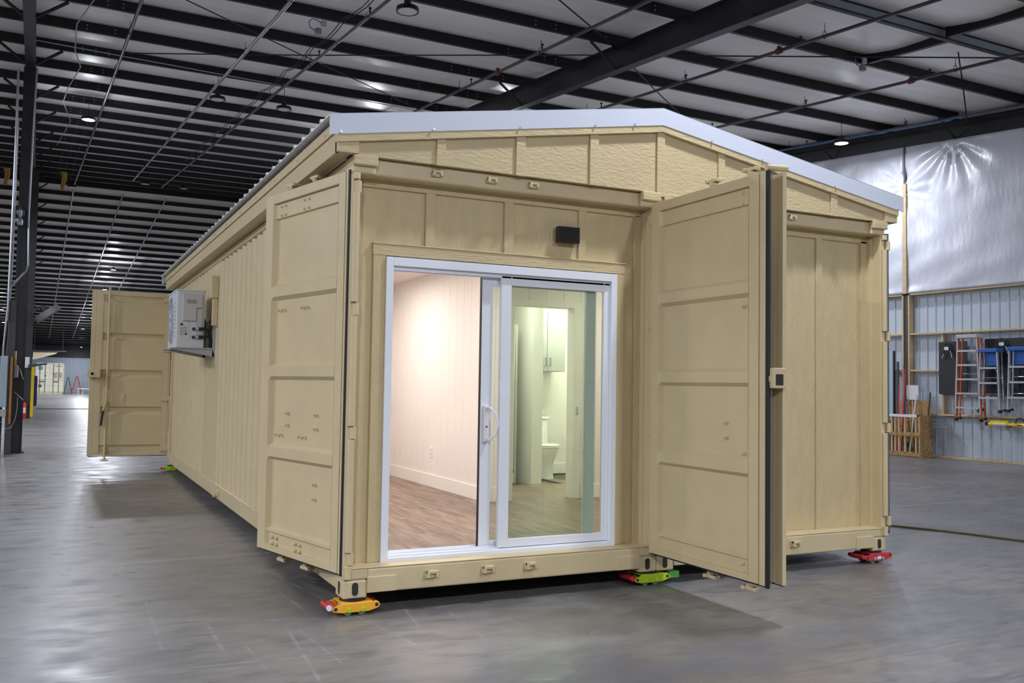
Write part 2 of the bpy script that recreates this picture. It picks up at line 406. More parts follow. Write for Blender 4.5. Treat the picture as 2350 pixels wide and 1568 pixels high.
# mid-bay rods, struts
def tube_thing(name, label, cat, pts, r, m, group=None, n=8, parent=None):
    o = MB(); o.tube(pts, r, n); o = o.done(name, m, parent); 
    if not parent: o.rotation_euler.z = PHI; tag(o, label, cat, group)
    return o
def R(u, v, h): return (u, v, roofz(v, h))
tube_thing('bracing_rod', 'long thin roof bracing rod running level across the frame over the house ridge', 'rod', [R(-.3, 14.2, 6.95), R(2.74, 12.0, 6.95), R(7.2, 8.5, 6.95), R(13.5, 3.8, 6.95)], .013, steel_bk)
tube_thing('bracing_rod', 'thin roof bracing rod slanting over the bubble lamps at the left eave', 'rod', [R(-1.9, 8.2, 6.95), R(2.65, 12.0, 6.95), R(6.4, 15.0, 6.95)], .011, steel_bk)
tube_thing('bracing_rod', 'thin roof bracing rod slanting under the big rafter to the ridge', 'rod', [R(5.2, 6.3, 6.95), R(6.97, 7.6, 6.95), R(9.6, 9.8, 6.95), R(12.2, 11.9, 6.95)], .013, steel_bk)
for a, b, lb in (((11.65, 4.32), (11.65, 6.08), 'short black strut between two purlins, beside the brown sensor'), ((11.45, 2.51), (11.45, 4.22), 'short black strut between two purlins at the top right edge')):
    st_ = MB(); st_.prism([(a[1], roofz(a[1])+.02), (b[1], roofz(b[1])+.02), (b[1], roofz(b[1])+.20), (a[1], roofz(a[1])+.20)], 'x', a[0]-.04, a[0]+.04); st_ = st_.done('purlin_strut', steel_bk)
    st_.rotation_euler.z = PHI; tag(st_, lb, 'strut')
# sprinkler pipes
SP = [(-.45, 'sprinkler pipe nearest the black rafter over the columns', pipe_m, -3, 39), (1.62, 'silvery conduit pipe under the purlins left of the house gable', pipe_b, -3, 35), (2.90, 'sprinkler pipe with cable bundles left of the house gable', pipe_m, -3, 36.5),
      (6.15, 'sprinkler pipe that meets the left part of the white gable trim', pipe_m, -3, 34), (9.4, 'sprinkler pipe that meets the gable just beyond the ridge', pipe_m, -3, 34), (12.6, 'sprinkler pipe with two red clamps near the upper right corner', pipe_m, -3, 34), (15.7, 'sprinkler pipe passing over the lit lamp by the plastic wall', pipe_m, -3, 34)]
for u, lb, m_, a, b in SP:
    r = broot('sprinkler_pipe', lb, 'pipe', u, 0, 0)
    h = 6.83
    q = MB(); q.tube([(0, vv, roofz(vv, h)) for vv in lin(a, b, 6)], .030 if u != 1.62 else .033, 10); q.done('pipe', m_, r)
    hg = None
    for i, vv in enumerate([1.3+3.62*j for j in range(10)]):
        if vv > b: break
        if hg is None:
            q = MB(); q.tube([(0, 0, .05), (0, 0, .22)], .005, 5); q.tube([(-.045, 0, 0), (-.045, 0, .05), (0, 0, .10), (.045, 0, .05), (.045, 0, 0), (0, 0, -.045), (-.045, 0, 0)], .005, 5); hg = q.done('hanger', steel_bk, r); hg.location = (0, vv, roofz(vv, h))
        else: inst(hg, r, (0, vv, roofz(vv, h)))
    if u > 2:
        sp = None
        for vv in [2.4+3.05*j for j in range(9)]:
            if sp is None:
                q = MB(); q.lathe([(.012, 0), (.012, .07), (.028, .085), (.028, .10), (.008, .10), (.008, .03)], n=8); q = q.done('sprinkler_head', steel_bk, r); q.location = (0, vv, roofz(vv, h)+.03); sp = q
            else: inst(sp, r, (0, vv, roofz(vv, h)+.03))
    for (cu, cv) in ((6.15, 4.35), (12.6, 5.85), (9.4, 5.95), (15.7, 5.6), (6.15, 10.3), (15.7, 4.4)):
        if abs(cu-u) < .01:
            q = MB(); q.lathe([(.045, -.07), (.055, -.05), (.055, .05), (.045, .07)], axis='y', n=10); q.box(-.03, .03, -.02, .02, 0, .085); q = q.done('clamp', rust, r); q.location = (0, cv, roofz(cv, h)); tag(q, 'red clamp')
# far sprinkler continuation beyond the ridge
for u, lb in ((-.45, 'far length of pipe beyond the roof ridge, nearest the columns'), (1.62, 'far length of silvery pipe beyond the ridge'), (3.5, 'far length of pipe beyond the ridge ending over the open tan door')):
    tube_thing('sprinkler_pipe', lb, 'pipe', [R(u, 40, 6.7), R(u, 60, 6.7), R(u, 95, 6.7)], .035, pipe_b)
# cable bundle alongside pipe 3
q = MB()
for j in range(11):
    v0 = 5.0 + j*2.1
    for du in (-.06, .0):
        q.tube([(2.72+du, v0+2.1*t, roofz(v0+2.1*t, 6.93) - .10*math.sin(math.pi*t)) for t in (0, .25, .5, .75, 1)], .009, 5)
q = q.done('cable_bundle', steel_bk); q.rotation_euler.z = PHI; tag(q, 'sagging black cable bundle beside the sprinkler pipe left of the gable', 'cable')
# white wire wandering down the rafter over the column
q = MB(); q.tube([R(-1.1, 10.8, 6.95), R(-1.32, 12.6, 6.93), R(-1.28, 14.6, 6.93), R(-1.12, 16, 6.92), R(-1.3, 18.4, 6.9), R(-1.36, 20.2, 6.9), R(-1.1, 23.0, 6.9), R(-1.35, 28, 6.9)], .012, 5)
q = q.done('hanging_wire', lightgrey); q.rotation_euler.z = PHI; tag(q, 'pale wire looping along the ceiling right of the column top', 'wire')
q = MB(); q.tube([R(-2.0, 14.2, 6.9), R(2, 14.2+.35, 6.9), R(7.3, 15.0, 6.9)], .011, 5); q = q.done('ceiling_conduit', lightgrey); q.rotation_euler.z = PHI; tag(q, 'thin pale conduit running along a purlin from the column', 'conduit')
# lamps
def make_lamp(lit, label, u, v, z, group=None):
    r = broot('high_bay_lamp', label, 'lamp', u, v, z, group=group)
    q = MB(); q.lathe([(.03, .16), (.05, .15), (.06, .06), (.165, .035), (.172, .0), (.172, -.03), (.15, -.032), (.149, -.012), (.0, -.012)][::-1], n=24); q.done('housing', blk, r)
    q = MB(); q.lathe([(.0, -.02), (.148, -.02), (.148, -.026), (.0, -.030)], n=24); q.done('lens', lens_on if lit else lens_off, r)
    q = MB(); q.tube([(0, 0, .15), (0, 0, max(.34, roofz(v)-z+.04))], .006, 6); q.done('hook_rod', steel_bk, r)
    return r
lab = {0: 'glowing round high bay lamp beside the dark rafter over the columns', 1: 'glowing round lamp hanging above the open far container door', 2: 'glowing small lamp touching the top of the far container door', 3: 'distant glowing lamp, upper of two in the gap left of the far door',
       4: 'distant glowing lamp, lower of two in the gap left of the far door', 5: 'distant glowing lamp just at the edge of the far door', 6: 'distant glowing lamp left of the steel column, the upper one', 7: 'distant glowing lamp left of the steel column, the lower one', 8: 'glowing round high bay lamp in front of the plastic sheeting'}
for i, (u, v, z) in enumerate(LIT): make_lamp(True, lab[i], u, v, z)
for (u, v, z) in HID:
    if 0 < u < 12 and v > 15: make_lamp(True, 'lit round high bay lamp hidden behind the gable of the house', u, v, z, 'high bay lamps hidden behind the house')
    else: make_lamp(True, 'unseen lit round high bay lamp hanging in a bay outside the picture', u, v, z, 'high bay lamps outside the picture')  # most of these unseen lamps are added for their light
for (u, v, z), lb in (((2.98, 6.98, 7.1), 'unlit round black high bay lamp at the top edge, nearest the camera'), ((1.64, 15.28, 7.8), 'unlit round lamp tilted on edge, first of the pair left of the gable trim'), ((3.12, 15.27, 7.8), 'unlit round lamp of the pair that hangs closer to the gable trim'),
                      ((1.87, 32.7, 9.2), 'small distant unlit lamp, one of a pair near the ridge, the one nearer the columns'), ((3.32, 32.78, 9.2), 'small distant unlit lamp, one of a pair near the ridge, the one nearer the house'), ((-.61, 36.8, 9.55), 'tiny unlit lamp just below the hanging yellow insulation scrap')):
    make_lamp(False, lb, u, v, z)
# sensors with blue cable
def sensor(u, v, z, lb, rot=0):
    r = broot('ceiling_sensor', lb, 'sensor', u, v, z, rz=rot)
    q = MB(); q.box(-.05, .05, -.04, .04, -.05, .05); q.lathe([(.03, -.06), (.034, -.04), (.03, 0)], axis='y', n=10); q.done('sensor_body', greybr, r, bevel=.008)
    q = MB(); q.box(.06, .15, .03, .07, .12, .22); q.done('junction_box', lightgrey, r, bevel=.004)
    q = MB(); q.tube([(-.05, 0, .0), (-.14, .01, .05), (-.16, .02, .14), (-.10, .03, .21), (0, .04, .20), (.07, .05, .17)], .009, 6); q.done('cable', cable_b, r)
sensor(2.3, 9.45, 7.48, 'brown ceiling sensor with a looped blue cable, left of the sprinkler pipe')
sensor(11.2, 5.75, 7.28, 'brown ceiling sensor with blue cable beneath the struts, near the upper right')
# blue hose on right pipe
q = MB(); q.tube([R(15.62, 7.0, 6.80), R(15.6, 8.5, 6.78), R(15.62, 11, 6.79), R(15.6, 13, 6.8)], .014, 6); q = q.done('blue_cable', cable_b); q.rotation_euler.z = PHI; tag(q, 'blue cable strapped along the pipe behind the lit lamp', 'cable')
q = MB(); q.tube([(12.6, 4.93, 8.0), (12.62, 4.8, 7.0), (12.6, 4.7, 6.25)], .012, 6); q = q.done('hanging_rod', steel_bk); q.rotation_euler.z = PHI; tag(q, 'thin black drop rod hanging vertically near the upper right corner', 'rod')
# insulation scraps
for (u, v, z, h, lb) in ((-.97, 34.9, 9.75, .72, 'torn yellow insulation scrap hanging right of the column'), (-3.0, 36.3, 9.95, .7, 'torn yellow insulation scrap hanging left of the column')):
    q = MB(); q.grid([[(x*.5 + .04*math.sin(z_*5), .05*math.sin(x*25+z_*3), -h*z_) for x in lin(-.22*(1-.4*z_), .22*(1-.5*z_), 5)] for z_ in lin(0, 1, 8)])
    q = q.done('insulation_scrap', foam); md = q.modifiers.new('solid', 'SOLIDIFY'); md.thickness = .03; q.location = fromB(u, v, z); tag(q, lb, 'insulation')
# ================================================================== right wall
WU = 16.62
wr = broot('wall_right', None, None, WU, 0, 0, rz=-math.pi/2, kind='structure')   # local x -> -v, local y -> +u (into the wall)
def wx(v): return -v
q = MB(); pr_ = []
prof = [(0, 0), (.008, -.0)]
def sheet_profile(w=.9, n=4, rib=.02):
    p = []
    for i in range(n):
        x = i*w/n
        p += [(x, .0), (x+.012, -rib), (x+.034, -rib), (x+.046, 0)]
    p.append((w, 0)); return p
pf = sheet_profile()
q.grid([[(x, .02+y, z) for x, y in pf] for z in (0.04, 7.9)])
sh = q.done('metal_panel', sheetm, wr); sh.location = (wx(21.6), 0.05, 0)
for i in range(1, 38): inst(sh, wr, (wx(21.6)+.9*i, .05, 0))
q = MB(); q.box(wx(30), wx(-16), .11, .13, 0, 8.2); q.done('backing_panel', dgrey, wr)
def timber(name, x0, x1, z0, z1, y0=-.04, y1=.05): 
    q = MB(); q.box(x0, x1, y0, y1, z0, z1); return q.done(name, wood, wr, bevel=.003, seg=1)
# bays are divided by the posts at v=9.2; girts in each bay
for (a, b) in ((9.11, -3.0), (21.0, 9.33)):
    for z in (3.79, 2.845):
        timber('girt', wx(a), wx(b), z-.02, z+.02, -.09, .05)
timber('girt', wx(9.11), wx(8.30), 1.965, 2.005, -.09, .05); timber('girt', wx(21), wx(9.33), 1.965, 2.005, -.09, .05)
timber('girt', wx(9.11), wx(-3), .955, .995, -.09, .05)
timber('bottom_plate', wx(21), wx(-3), 0, .045, -.09, .05)
for v_ in (9.14, 9.31): timber('stud', wx(v_+.02), wx(v_-.02), 0, 3.77, -.09, .05)
timber('stud', wx(9.27), wx(9.17), 3.81, 6.45, -.13, -.08)
timber('stud', wx(8.285), wx(8.235), 1.0, 2.82, -.06, .05)
q = MB(); q.box(wx(9.29), wx(9.16), -.06, .05, 0, 3.77); q.box(wx(9.24), wx(9.19), -.11, -.085, 6.45, 7.3); q.done('post_gap', dgrey, wr)
# plastic sheeting
def plastic(v0, v1, label, seed, pleats):
    nx, nz = int(abs(v0-v1)*14), 70
    rnd = random.Random(seed); rows = []
    ph = [rnd.uniform(0, 6) for _ in range(8)]
    for j in range(nz):
        row = []
        for i in range(nx):
            v = v0+(v1-v0)*i/(nx-1); ztop = roofz(v, 6.55)+.02 ; 
            z = 3.81 + (ztop-3.81)*j/(nz-1)
            d = .014*math.sin(1.7*v+ph[0]+.8*z) + .012*math.sin(3.1*z+ph[1]-1.1*v) + .006*math.sin(6.3*v+ph[2]+2*z) + .005*math.sin(9*z+3*v+ph[3])
            for (pv, pz, amp, rad) in pleats:
                dx, dz = v-pv, z-pz; r = math.hypot(dx, dz)+1e-4; a = math.atan2(dx, -dz)
                d += amp*math.sin(a*13)*math.exp(-(r/rad)**2)*min(1, r/.25)
            edge = min(1, (ztop-z)/.2+.1, (z-3.81)/.2+.1)
            row.append((v, d*edge))
            row[-1] = (-v, -.10 + d*edge, z)
        rows.append(row)
    q = MB(); q.grid(rows); o = q.done('plastic_sheet', MATS['plastic'], None, smooth=True)
    o.location = fromB(WU, 0, 0); o.rotation_euler.z = PHI-math.pi/2
    tag(o, label, 'plastic sheet', 'plastic sheeting on the wall'); md = o.modifiers.new('s', 'SOLIDIFY'); md.thickness = .002
    return o
mat('plastic', (.60, .62, .70), .30, var=.04, vscale=1.0, bump=.8, bscale=5.5, stretch=(1.6, 1.6, .6), spec=.7)
plastic(9.19, -3, 'pleated translucent plastic sheeting over the ladders, between timber post and picture edge', 1, [(7.9, 7.25, .045, 1.0), (9.3, 6.3, .02, .7)])
plastic(20.9, 9.25, 'plastic sheeting behind the house roof, on the far side of the timber post', 2, [(13.4, 7.6, .03, .7), (9.2, 6.4, .03, .6)])
# ---- other walls
def simple_wall(name, u0, u1, v0, v1, z0, z1, m, ribs=True):
    r = broot(name, None, None, 0, 0, 0, kind='structure')
    q = MB(); q.box(u0, u1, v0, v1, z0, z1); q.done('wall_sheet', m, r); return r
darkwall = mat('wall_dark_insulation', (.10, .10, .11), .7, var=.1)
wl = simple_wall('wall_left', U0-.2, U0, V0, V1, 0, 12, mat('wall_grey_insulation', (.30, .31, .33), .7))
wb = simple_wall('wall_near', U0, U1+.4, V0-.2, V0, 0, 9, mat('wall_near_insulation', (.36, .37, .39), .7))
wf = broot('wall_far', None, None, 0, V1, 0, kind='structure')
q = MB(); xs = []
rows = [[], []]
for i in range(150):
    x = -14 + i*.25
    for dx, dy in ((0, 0), (.02, -.03), (.06, -.03), (.08, 0)):
        rows[0].append((x+dx, dy, 0)); rows[1].append((x+dx, dy, 3.75))
q.grid(rows); q.done('metal_panel', sheetm, wf)
q = MB(); q.box(U0, U1+.4, .05, .1, 0, 6); q.box(U0, U1+.4, -.2, -.05, 3.75, 4.0); q.done('eave_beam', steel_bk, wf)
# end strip of right wall behind the rest
q = broot('wall_right_upper', None, None, 0, 0, 0, kind='structure')
m = MB(); m.box(U1+.15, U1+.3, V0, V1, 0, 11); m.done('wall_sheet', darkwall, q)
# ================================================================== CONTAINERS
ZB, ZT, LN = .1037, 3.0, 10.38          # underside, top and length of the containers
WC = 2.438
def casting(par, x0, y0, z0, holes, loc=None):
    # corner casting 162 x 178 x 118 with an oval hole on its end face
    q = MB(); w, d, h = .162, .178, .118
    q.box(0, w, 0, d, 0, h)
    o = q.done('corner_casting', tan, par, bevel=.012); o.location = (x0, y0, z0)
    n = 20; cx, cz = w*.5, h*.52
    for (fx, sgn) in holes:
        q = MB(); pts = []
        for k in range(n):
            a = 2*math.pi*k/n; r = .0215
            pts.append((cx + r*math.cos(a), cz + r*math.sin(a) + (.021 if math.sin(a) > 0 else -.021)))
        if fx == 'y':
            yy = -.0012 if sgn < 0 else d+.0012
            q.prism(pts, 'y', yy, yy + .004*(-1 if sgn > 0 else 1))
        else:
            xx = -.0012 if sgn < 0 else w+.0012
            q.prism([(d*.5 + (p[0]-cx), p[1]) for p in pts], 'x', xx, xx + .004*(-1 if sgn > 0 else 1))
        q.done('casting_hole', hole, o)
    return o
def keeper(par, x, z, top=False):
    q = MB(); s = -1 if top else 1
    q.box(-.042, .042, -.022, .0, -.026, .026)
    q.box(-.042, -.020, -.050, -.018, -.022, .026); q.box(.022, .042, -.048, -.018, -.018, .028)
    q.box(-.042, .042, -.046, -.018, .006, .026)
    o = q.done('lock_keeper', tan, par, bevel=.004); o.location = (x, -.002, z); return o
DW = 1.27
def door_meshes(mir, rods, bolts, handle=None, lockbox=False, mark=False, H=2.638):
    """cargo door in its own frame: hinge at s=0, outer face y=0, inner face y=.05; returns builder"""
    S = -1 if mir else 1
    M = Matrix.Scale(-1, 4, (1, 0, 0)) if mir else Matrix.Identity(4)
    def build(par, loc, rz, label=None, gk='hf'):
        q = MB(M)
        q.box(.012, .10, 0, .05, 0, H); q.box(DW-.165, DW-.075, 0, .05, 0, H)
        q.box(.10, DW-.165, 0, .05, 0, .04); q.box(.10, DW-.165, 0, .05, H-.07, H)
        q.box(DW-.069, DW-.022, .0, .043, -.004, H+.004); q.box(DW-.075, DW-.069, .0, .036, 0, H)
        q.box(-.012, .008, .0, .044, -.004, H+.004)
        d = q.done('cargo_door', tan, par, bevel=.004); d.location = loc; d.rotation_euler.z = rz
        z0 = .262
        P = [(.038, .022), (.133, .022), (.136, .036), (.156, .036), (.170, .010)]
        for zc in (.985, 1.575, 2.165):
            c = zc - z0; P += [(c-.062, .010), (c-.036, .044), (c+.036, .044), (c+.062, .010)]
        P += [(2.452, .010), (2.456, .028), (H-.072, .028)]
        q = MB(M); poly = [(t, z) for z, t in P] + [(t-.004, z) for z, t in reversed(P)]
        q.prism(poly, 'x', .112, DW-.177)
        q.grid([[(.10, .05, z) for z, t in P], [(.118, t-.002, z) for z, t in P]]); q.grid([[(DW-.165, .05, z) for z, t in P], [(DW-.183, t-.002, z) for z, t in P]])
        q.box(.10, .114, 0, .004, .03, H-.06); q.box(DW-.179, DW-.165, 0, .004, .03, H-.06)
        q.done('door_panel', tan, d)
        q = MB(M)
        q.box(.0, DW-.02, .016, .030, -.014, -.005)
        if 'f' in gk: q.box(DW-.022, DW+.004, .018, .034, -.016, H+.006)
        if 'h' in gk: q.box(-.028, -.012, .008, .040, -.014, H+.006)
        q.done('gasket', [black], d)
        if gk != '-':
            q = MB(M)
            if 'h' in gk: q.box(-.0315, -.024, .012, .034, 0, H)
            if 'f' in gk: q.box(DW+.004, DW+.008, .006, .012, 0, H)
            q.done('gasket_lip', gasket, d)
        if 'f' not in gk:
            q = MB(M); q.box(DW-.022, DW+.002, .0, .03, -.004, H+.004); q.done('edge_channel', tan, d, bevel=.002, seg=1)
        hs = None
        for z in (.36, 1.175, 1.982, 2.79):
            if hs is None:
                q = MB(M); q.box(-.075, .13, -.022, .0, -.038, .038); q.tube([(-.066, -.004, -.040), (-.066, -.004, .040)], .022, 12); q.box(-.07, .0, -.014, .018, -.036, .036); hs = q.done('hinge', tan, d, bevel=.003); hs.location = (0, 0, z-z0)
            else: inst(hs, d, (0, 0, z-z0))
        bs = None
        for (s_, z) in bolts:
            if bs is None:
                q = MB(); q.lathe([(.013, 0), (.013, .004), (.008, .006), (.008, .014), (.004, .017)], axis='y', n=8); bs = q.done('bolt', tan, d); bs.location = (S*s_, .026 if z > 2.45 or z < .1 else .012, z-z0)
            else: inst(bs, d, (S*s_, .026, z-z0))
        for s_ in rods:
            q = MB(M); q.tube([(s_, -.035, -.03), (s_, -.035, H+.03)], .017, 12); q.done('lock_rod', tan, d)
            for e in (-1, 1):
                q = MB(M)
                zz = -.03 if e < 0 else H+.03
                q.tube([(s_, -.035, zz), (s_, -.035, zz+e*.035)], .024, 10)
                q.box(s_-.055, s_+.055, -.065, -.015, zz+e*.035-.012, zz+e*.035+.012)
                q.box(s_-.055, s_-.03, -.085, -.04, zz+e*.035-.012, zz+e*.035+.012)
                q.done('rod_cam', tan, d, bevel=.005)
            for zb in (.06, .12, .85, 1.95, H-.10):
                q = MB(M); q.box(s_-.04, s_+.04, -.02, .0, zb-.012, zb+.012); q.tube([(s_, -.035, zb-.015), (s_, -.035, zb+.015)], .024, 10)
                for e in (-1, 1): q.tube([(s_+e*.032, -.028, zb), (s_+e*.032, -.018, zb)], .007, 6)
                q.done('rod_bracket', tan, d)
        if handle:
            q = MB(M); s_, zt = handle
            q.box(s_-.018, s_+.018, -.06, -.035, zt-.03, zt+.10)
            q.tube([(s_, -.055, zt+.08), (s_+.004, -.06, zt-.05), (s_+.035, -.06, zt-.16), (s_+.045, -.06, zt-.22)], .012, 8); q.done('lock_handle', tan, d)
            q = MB(M); q.tube([(s_+.045, -.06, zt-.20), (s_+.075, -.06, zt-.44)], .019, 10); tag(q.done('handle_grip', black, d), 'black rubber handle grip')
        if lockbox:
            q = MB(M); q.box(DW-.16, DW+.035, -.10, -.004, 1.57-z0-.065, 1.57-z0+.065)
            b_ = q.done('lock_box', tan, d, bevel=.006)
            q = MB(M); q.prism([(DW-.035+.022*math.cos(a)*1.0, 1.565-z0+.022*math.sin(a)) for a in [2*math.pi*k/14 for k in range(14)]], 'y', -.104, -.0995); 
            q.done('lock_hole', hole, d); q = MB(M); q.box(DW+.033, DW+.0375, -.088, -.028, 1.57-z0-.045, 1.57-z0+.025); q.done('lock_hole', hole, d)
            q = MB(M); q.lathe([(.034, -.108), (.034, -.099), (.022, -.099), (.022, -.108)], c=(DW-.035, 0, 1.565-z0), axis='y', n=16); q.done('lock_ring', tan, d)
        if mark:
            q = MB(M)
            for a, b in (((0, .10), (.03, .07)), ((.03, .13), (.0, .04)), ((.02, .09), (.045, .05)), ((.0, .02), (.04, .03)), ((.02, .05), (.03, -.06)), ((.0, -.02), (.045, -.01)), ((.01, -.07), (.04, -.08))):
                q.tube([(.70+a[0]*1.2, .004, 1.12-z0+a[1]), (.70+b[0]*1.2, .004, 1.12-z0+b[1])], .007, 5)
            q.done('weld_mark', tan, d)
        if label: d['label'] = label
        return d
    return build
BOL = [(s_, z) for z in (2.80, 2.735) for s_ in (.56, .63, .93, 1.0)] + [(s_, z) for z in (2.03, 1.115) for s_ in (.57, .64, .94, 1.01)] + [(.40, 1.275), (.40, 1.18), (.84, 1.275), (.84, 1.19), (.40, .80), (.40, .70), (.58, .36), (.65, .36), (.95, .36), (1.02, .36), (.58, .315), (.65, .315), (.95, .315), (1.02, .315)]
BOR = [(1.03, 2.80), (1.03, 2.73), (1.03, 2.045), (.85, 1.27), (.85, 1.17), (1.03, 1.075), (1.03, .36), (1.03, .305)]

def corrugation(x_out, x_in, y0, y1, flat=None):
    pts = []; y = y0; p = .278
    pts.append((x_out, y0))
    while y + p <= y1 + 1e-6:
        if flat and flat[0] <= y < flat[1]:
            pts.append((x_out, y+p)); y += p; continue
        pts += [(x_out, y+.05), (x_in, y+.118), (x_in, y+.19), (x_out, y+.258)]; y += p
    pts.append((x_out, y1)); return pts

def container(x0, name, label, left):
    r = root(name, label, 'shipping container', (x0, 0, 0))
    for (x, y, hs) in ((0, 0, [('y', -1), ('x', -1)]), (WC-.162, 0, [('y', -1), ('x', 1)]), (0, LN-.178, [('x', -1)]), (WC-.162, LN-.178, [('x', 1)])):
        casting(r, x, y, ZB, hs)
        casting(r, x, y, ZT-.118, [])
    # end frame
    q = MB(); q.box(.162, WC-.162, .0, .15, .133, .292); q.box(.05, .17, .004, .15, .2225, .292); q.box(WC-.17, WC-.05, .004, .15, .2225, .292); q.done('door_sill', tan, r, bevel=.012)
    q = MB(); q.box(.03, WC-.03, .0, .16, .292, .300); q.done('sill_ledge', tan, r, bevel=.003)
    for a in (.158, WC-.36):
        q = MB(); q.box(a, a+.202, -.010, .01, .136, .240); q.done('sill_plate', tan, r, bevel=.005)
    q = MB(); q.box(.05, WC-.05, .034, .155, 2.885, ZT); q.done('door_header', tan, r, bevel=.014)
    for a, b in ((0, .055), (WC-.055, WC)):
        q = MB(); q.box(a, b, .0, .17, .221, 2.882); q.done('corner_post', tan, r, bevel=.006)
    for a in (.026, WC-.026):
        zz = [.235, .318, .405, 1.132, 1.218, 1.940, 2.025, 2.750, 2.835, 2.882]
        for i in (0, 2, 4, 6, 8):
            z_a, z_b = (zz[i], zz[i+1])
            q = MB(); q.tube([(a, -.016, z_a+.003), (a, -.016, z_b-.003)], .023, 16); q.done('hinge_bar', tan, r)
    for y in (0,):
        for x in (.603, 1.018, 1.35) if left else (.60, 1.02, 1.372):
            keeper(r, x, .227); k_ = keeper(r, x, 2.945, True); k_.location.y = .032; k_.scale = (.85, .7, .8)
    # rear frame, roof, floor
    q = MB(); q.box(.162, WC-.162, LN-.15, LN, .133, .292); q.box(.05, WC-.05, LN-.15, LN, 2.86, ZT); q.box(0, .055, LN-.17, LN, .22, 2.9); q.box(WC-.055, WC, LN-.17, LN, .22, 2.9); q.done('rear_frame', tan, r, bevel=.006)
    q = MB(); q.box(.03, WC-.03, .1, LN-.1, 2.955, 2.965); q.done('roof_panel', tan, r)
    q = MB()
    for y in lin(.45, LN-.45, 28): q.box(.05, WC-.05, y-.02, y+.02, .15, .27)
    q.done('floor_beam', tan, r, kind='stuff')
    q = MB(); q.box(.06, WC-.06, .20, LN-.05, .27, .316); q.done('floor_deck', dgrey, r)
    sx = 0 if left else WC; sg = 1 if left else -1
    q = MB(); q.box(min(sx+sg*.004, sx+sg*.06), max(sx+sg*.004, sx+sg*.06), .178, LN-.178, .14, .30); q.done('bottom_rail', tan, r, bevel=.008)
    q = MB(); q.box(min(sx+sg*.004, sx+sg*.06), max(sx+sg*.004, sx+sg*.06), .162, LN-.162, 2.93, 2.995); q.done('top_rail', tan, r, bevel=.006)
    pts = corrugation(sx+sg*.016, sx+sg*.052, .19, LN-.19, (5.2, 6.5) if left else None)
    q = MB(); q.grid([[(x, y, z) for x, y in pts] for z in (.30, 2.93)]); q.done('side_wall', tan, r)
    return r
A = container(0, 'shipping_container', 'tan shipping container with the white sliding glass door in its end', True)
B = container(WC, 'shipping_container', 'tan shipping container with plain board siding end, standing on the red machine skate', False)
# drain stub on the side rail
q = MB(); q.tube([(.0, 5.1, .20), (-.06, 5.1, .20)], .032, 12); q.box(-.012, .004, 5.05, 5.15, .15, .25); q.done('rail_stub', tan, A, bevel=.004)
# doors
ang = math.radians(103.5)
dl = door_meshes(False, (.60, .975), BOL)
# inner face of the left door passes through the measured hinge point
hx, hy = -.030, .075
dirx, diry = math.cos(ang), math.sin(ang); ox, oy = math.sin(ang), -math.cos(ang)   # outward normal
base = (hx + .05*ox - .02*dirx, hy + .05*oy - .02*diry, .262)
D1 = dl(A, base, ang, gk='h'); D1.scale = (.985, 1, 1)
dr = door_meshes(True, (.62, 1.02), BOR)
D2 = dr(A, (2.335+.05, -.048, .262), math.pi/2, gk='f')
dB = door_meshes(False, (.62, 1.02), BOR, lockbox=True)
D3 = dB(B, (.040, -.06, .262), -math.pi/2 - .012, gk='-')
dB2 = door_meshes(True, (.62, 1.02), BOR)
q = MB(); q.tube([(DW-.055, -.09, 2.638+.035), (DW-.045, .07, 2.638+.040)], .021, 14); q.done('rod_tube', tan, D3); q = MB(); q.tube([(DW-.0455, .069, 2.638+.04), (DW-.045, .0715, 2.638+.040)], .016, 14); q.done('tube_bore', hole, D3)
D4 = dB2(B, (WC-.0, .085, .262), 0.0, gk='h')
D4.rotation_euler.z = -math.radians(98.5) ; D4.location = (WC+.035, .055, .262)
dF = door_meshes(True, (1.0,), BOR, handle=(1.0, .92), lockbox=True, mark=True)
D5 = dF(A, (-.02, LN+.02, .262), 0.0, gk='-'); D5.scale = (.945, 1, 1.012)
# ---- board siding infill
def infill(par, x0, holes, name='end_wall'):
    pass
yb = .150
def panel(par, x0, x1, z0, z1, y=.163, name='siding_panel', m=None, t=.01):
    q = MB(); q.box(x0, x1, y, y+t, z0, z1); return q.done(name, m or tan_s, par, bevel=.0015, seg=1)
def board(par, x0, x1, z0, z1, y=.145, name='batten', m=None, t=.019):
    q = MB(); q.box(x0, x1, y, y+t, z0, z1); return q.done(name, m or tan_s, par, bevel=.003, seg=1)
for a, b in ((.112, .575), (.640, 1.186), (1.256, 1.810), (1.870, 2.318)): panel(A, a, b, 2.448, 2.832)
board(A, .055, .114, .302, 2.915); panel(A, .112, .204, .290, 2.45); 
board(A, .112, 2.388, 2.83, 2.915, t=.02)
for a, b in ((.573, .645), (1.183, 1.259), (1.807, 1.873)): board(A, a, b, 2.449, 2.834)
board(A, 2.312, 2.372, .285, 2.84); panel(A, 2.215, 2.315, .290, 2.45)
panel(A, 2.37, 2.392, .290, 2.86, y=.10, t=.05, m=tan)
q = MB(); q.box(.196, 2.222, .138, .160, 2.372, 2.447); q.box(.190, 2.230, .132, .160, 2.447, 2.456); q.done('door_head_trim', tan_b, A, bevel=.002, seg=1)
for a, b in ((.200, .290), (2.142, 2.219)): board(A, a, b, .300, 2.372, y=.140, name='door_side_trim', t=.02)
q = MB(); q.box(.05, 2.39, .164, .176, .29, .30); q.box(.05, .2, .166, .20, .29, 2.87); q.box(2.22, 2.39, .166, .20, .29, 2.87); q.box(.19, 2.23, .166, .20, 2.40, 2.87); q.done('wall_sheathing', dgrey, A)
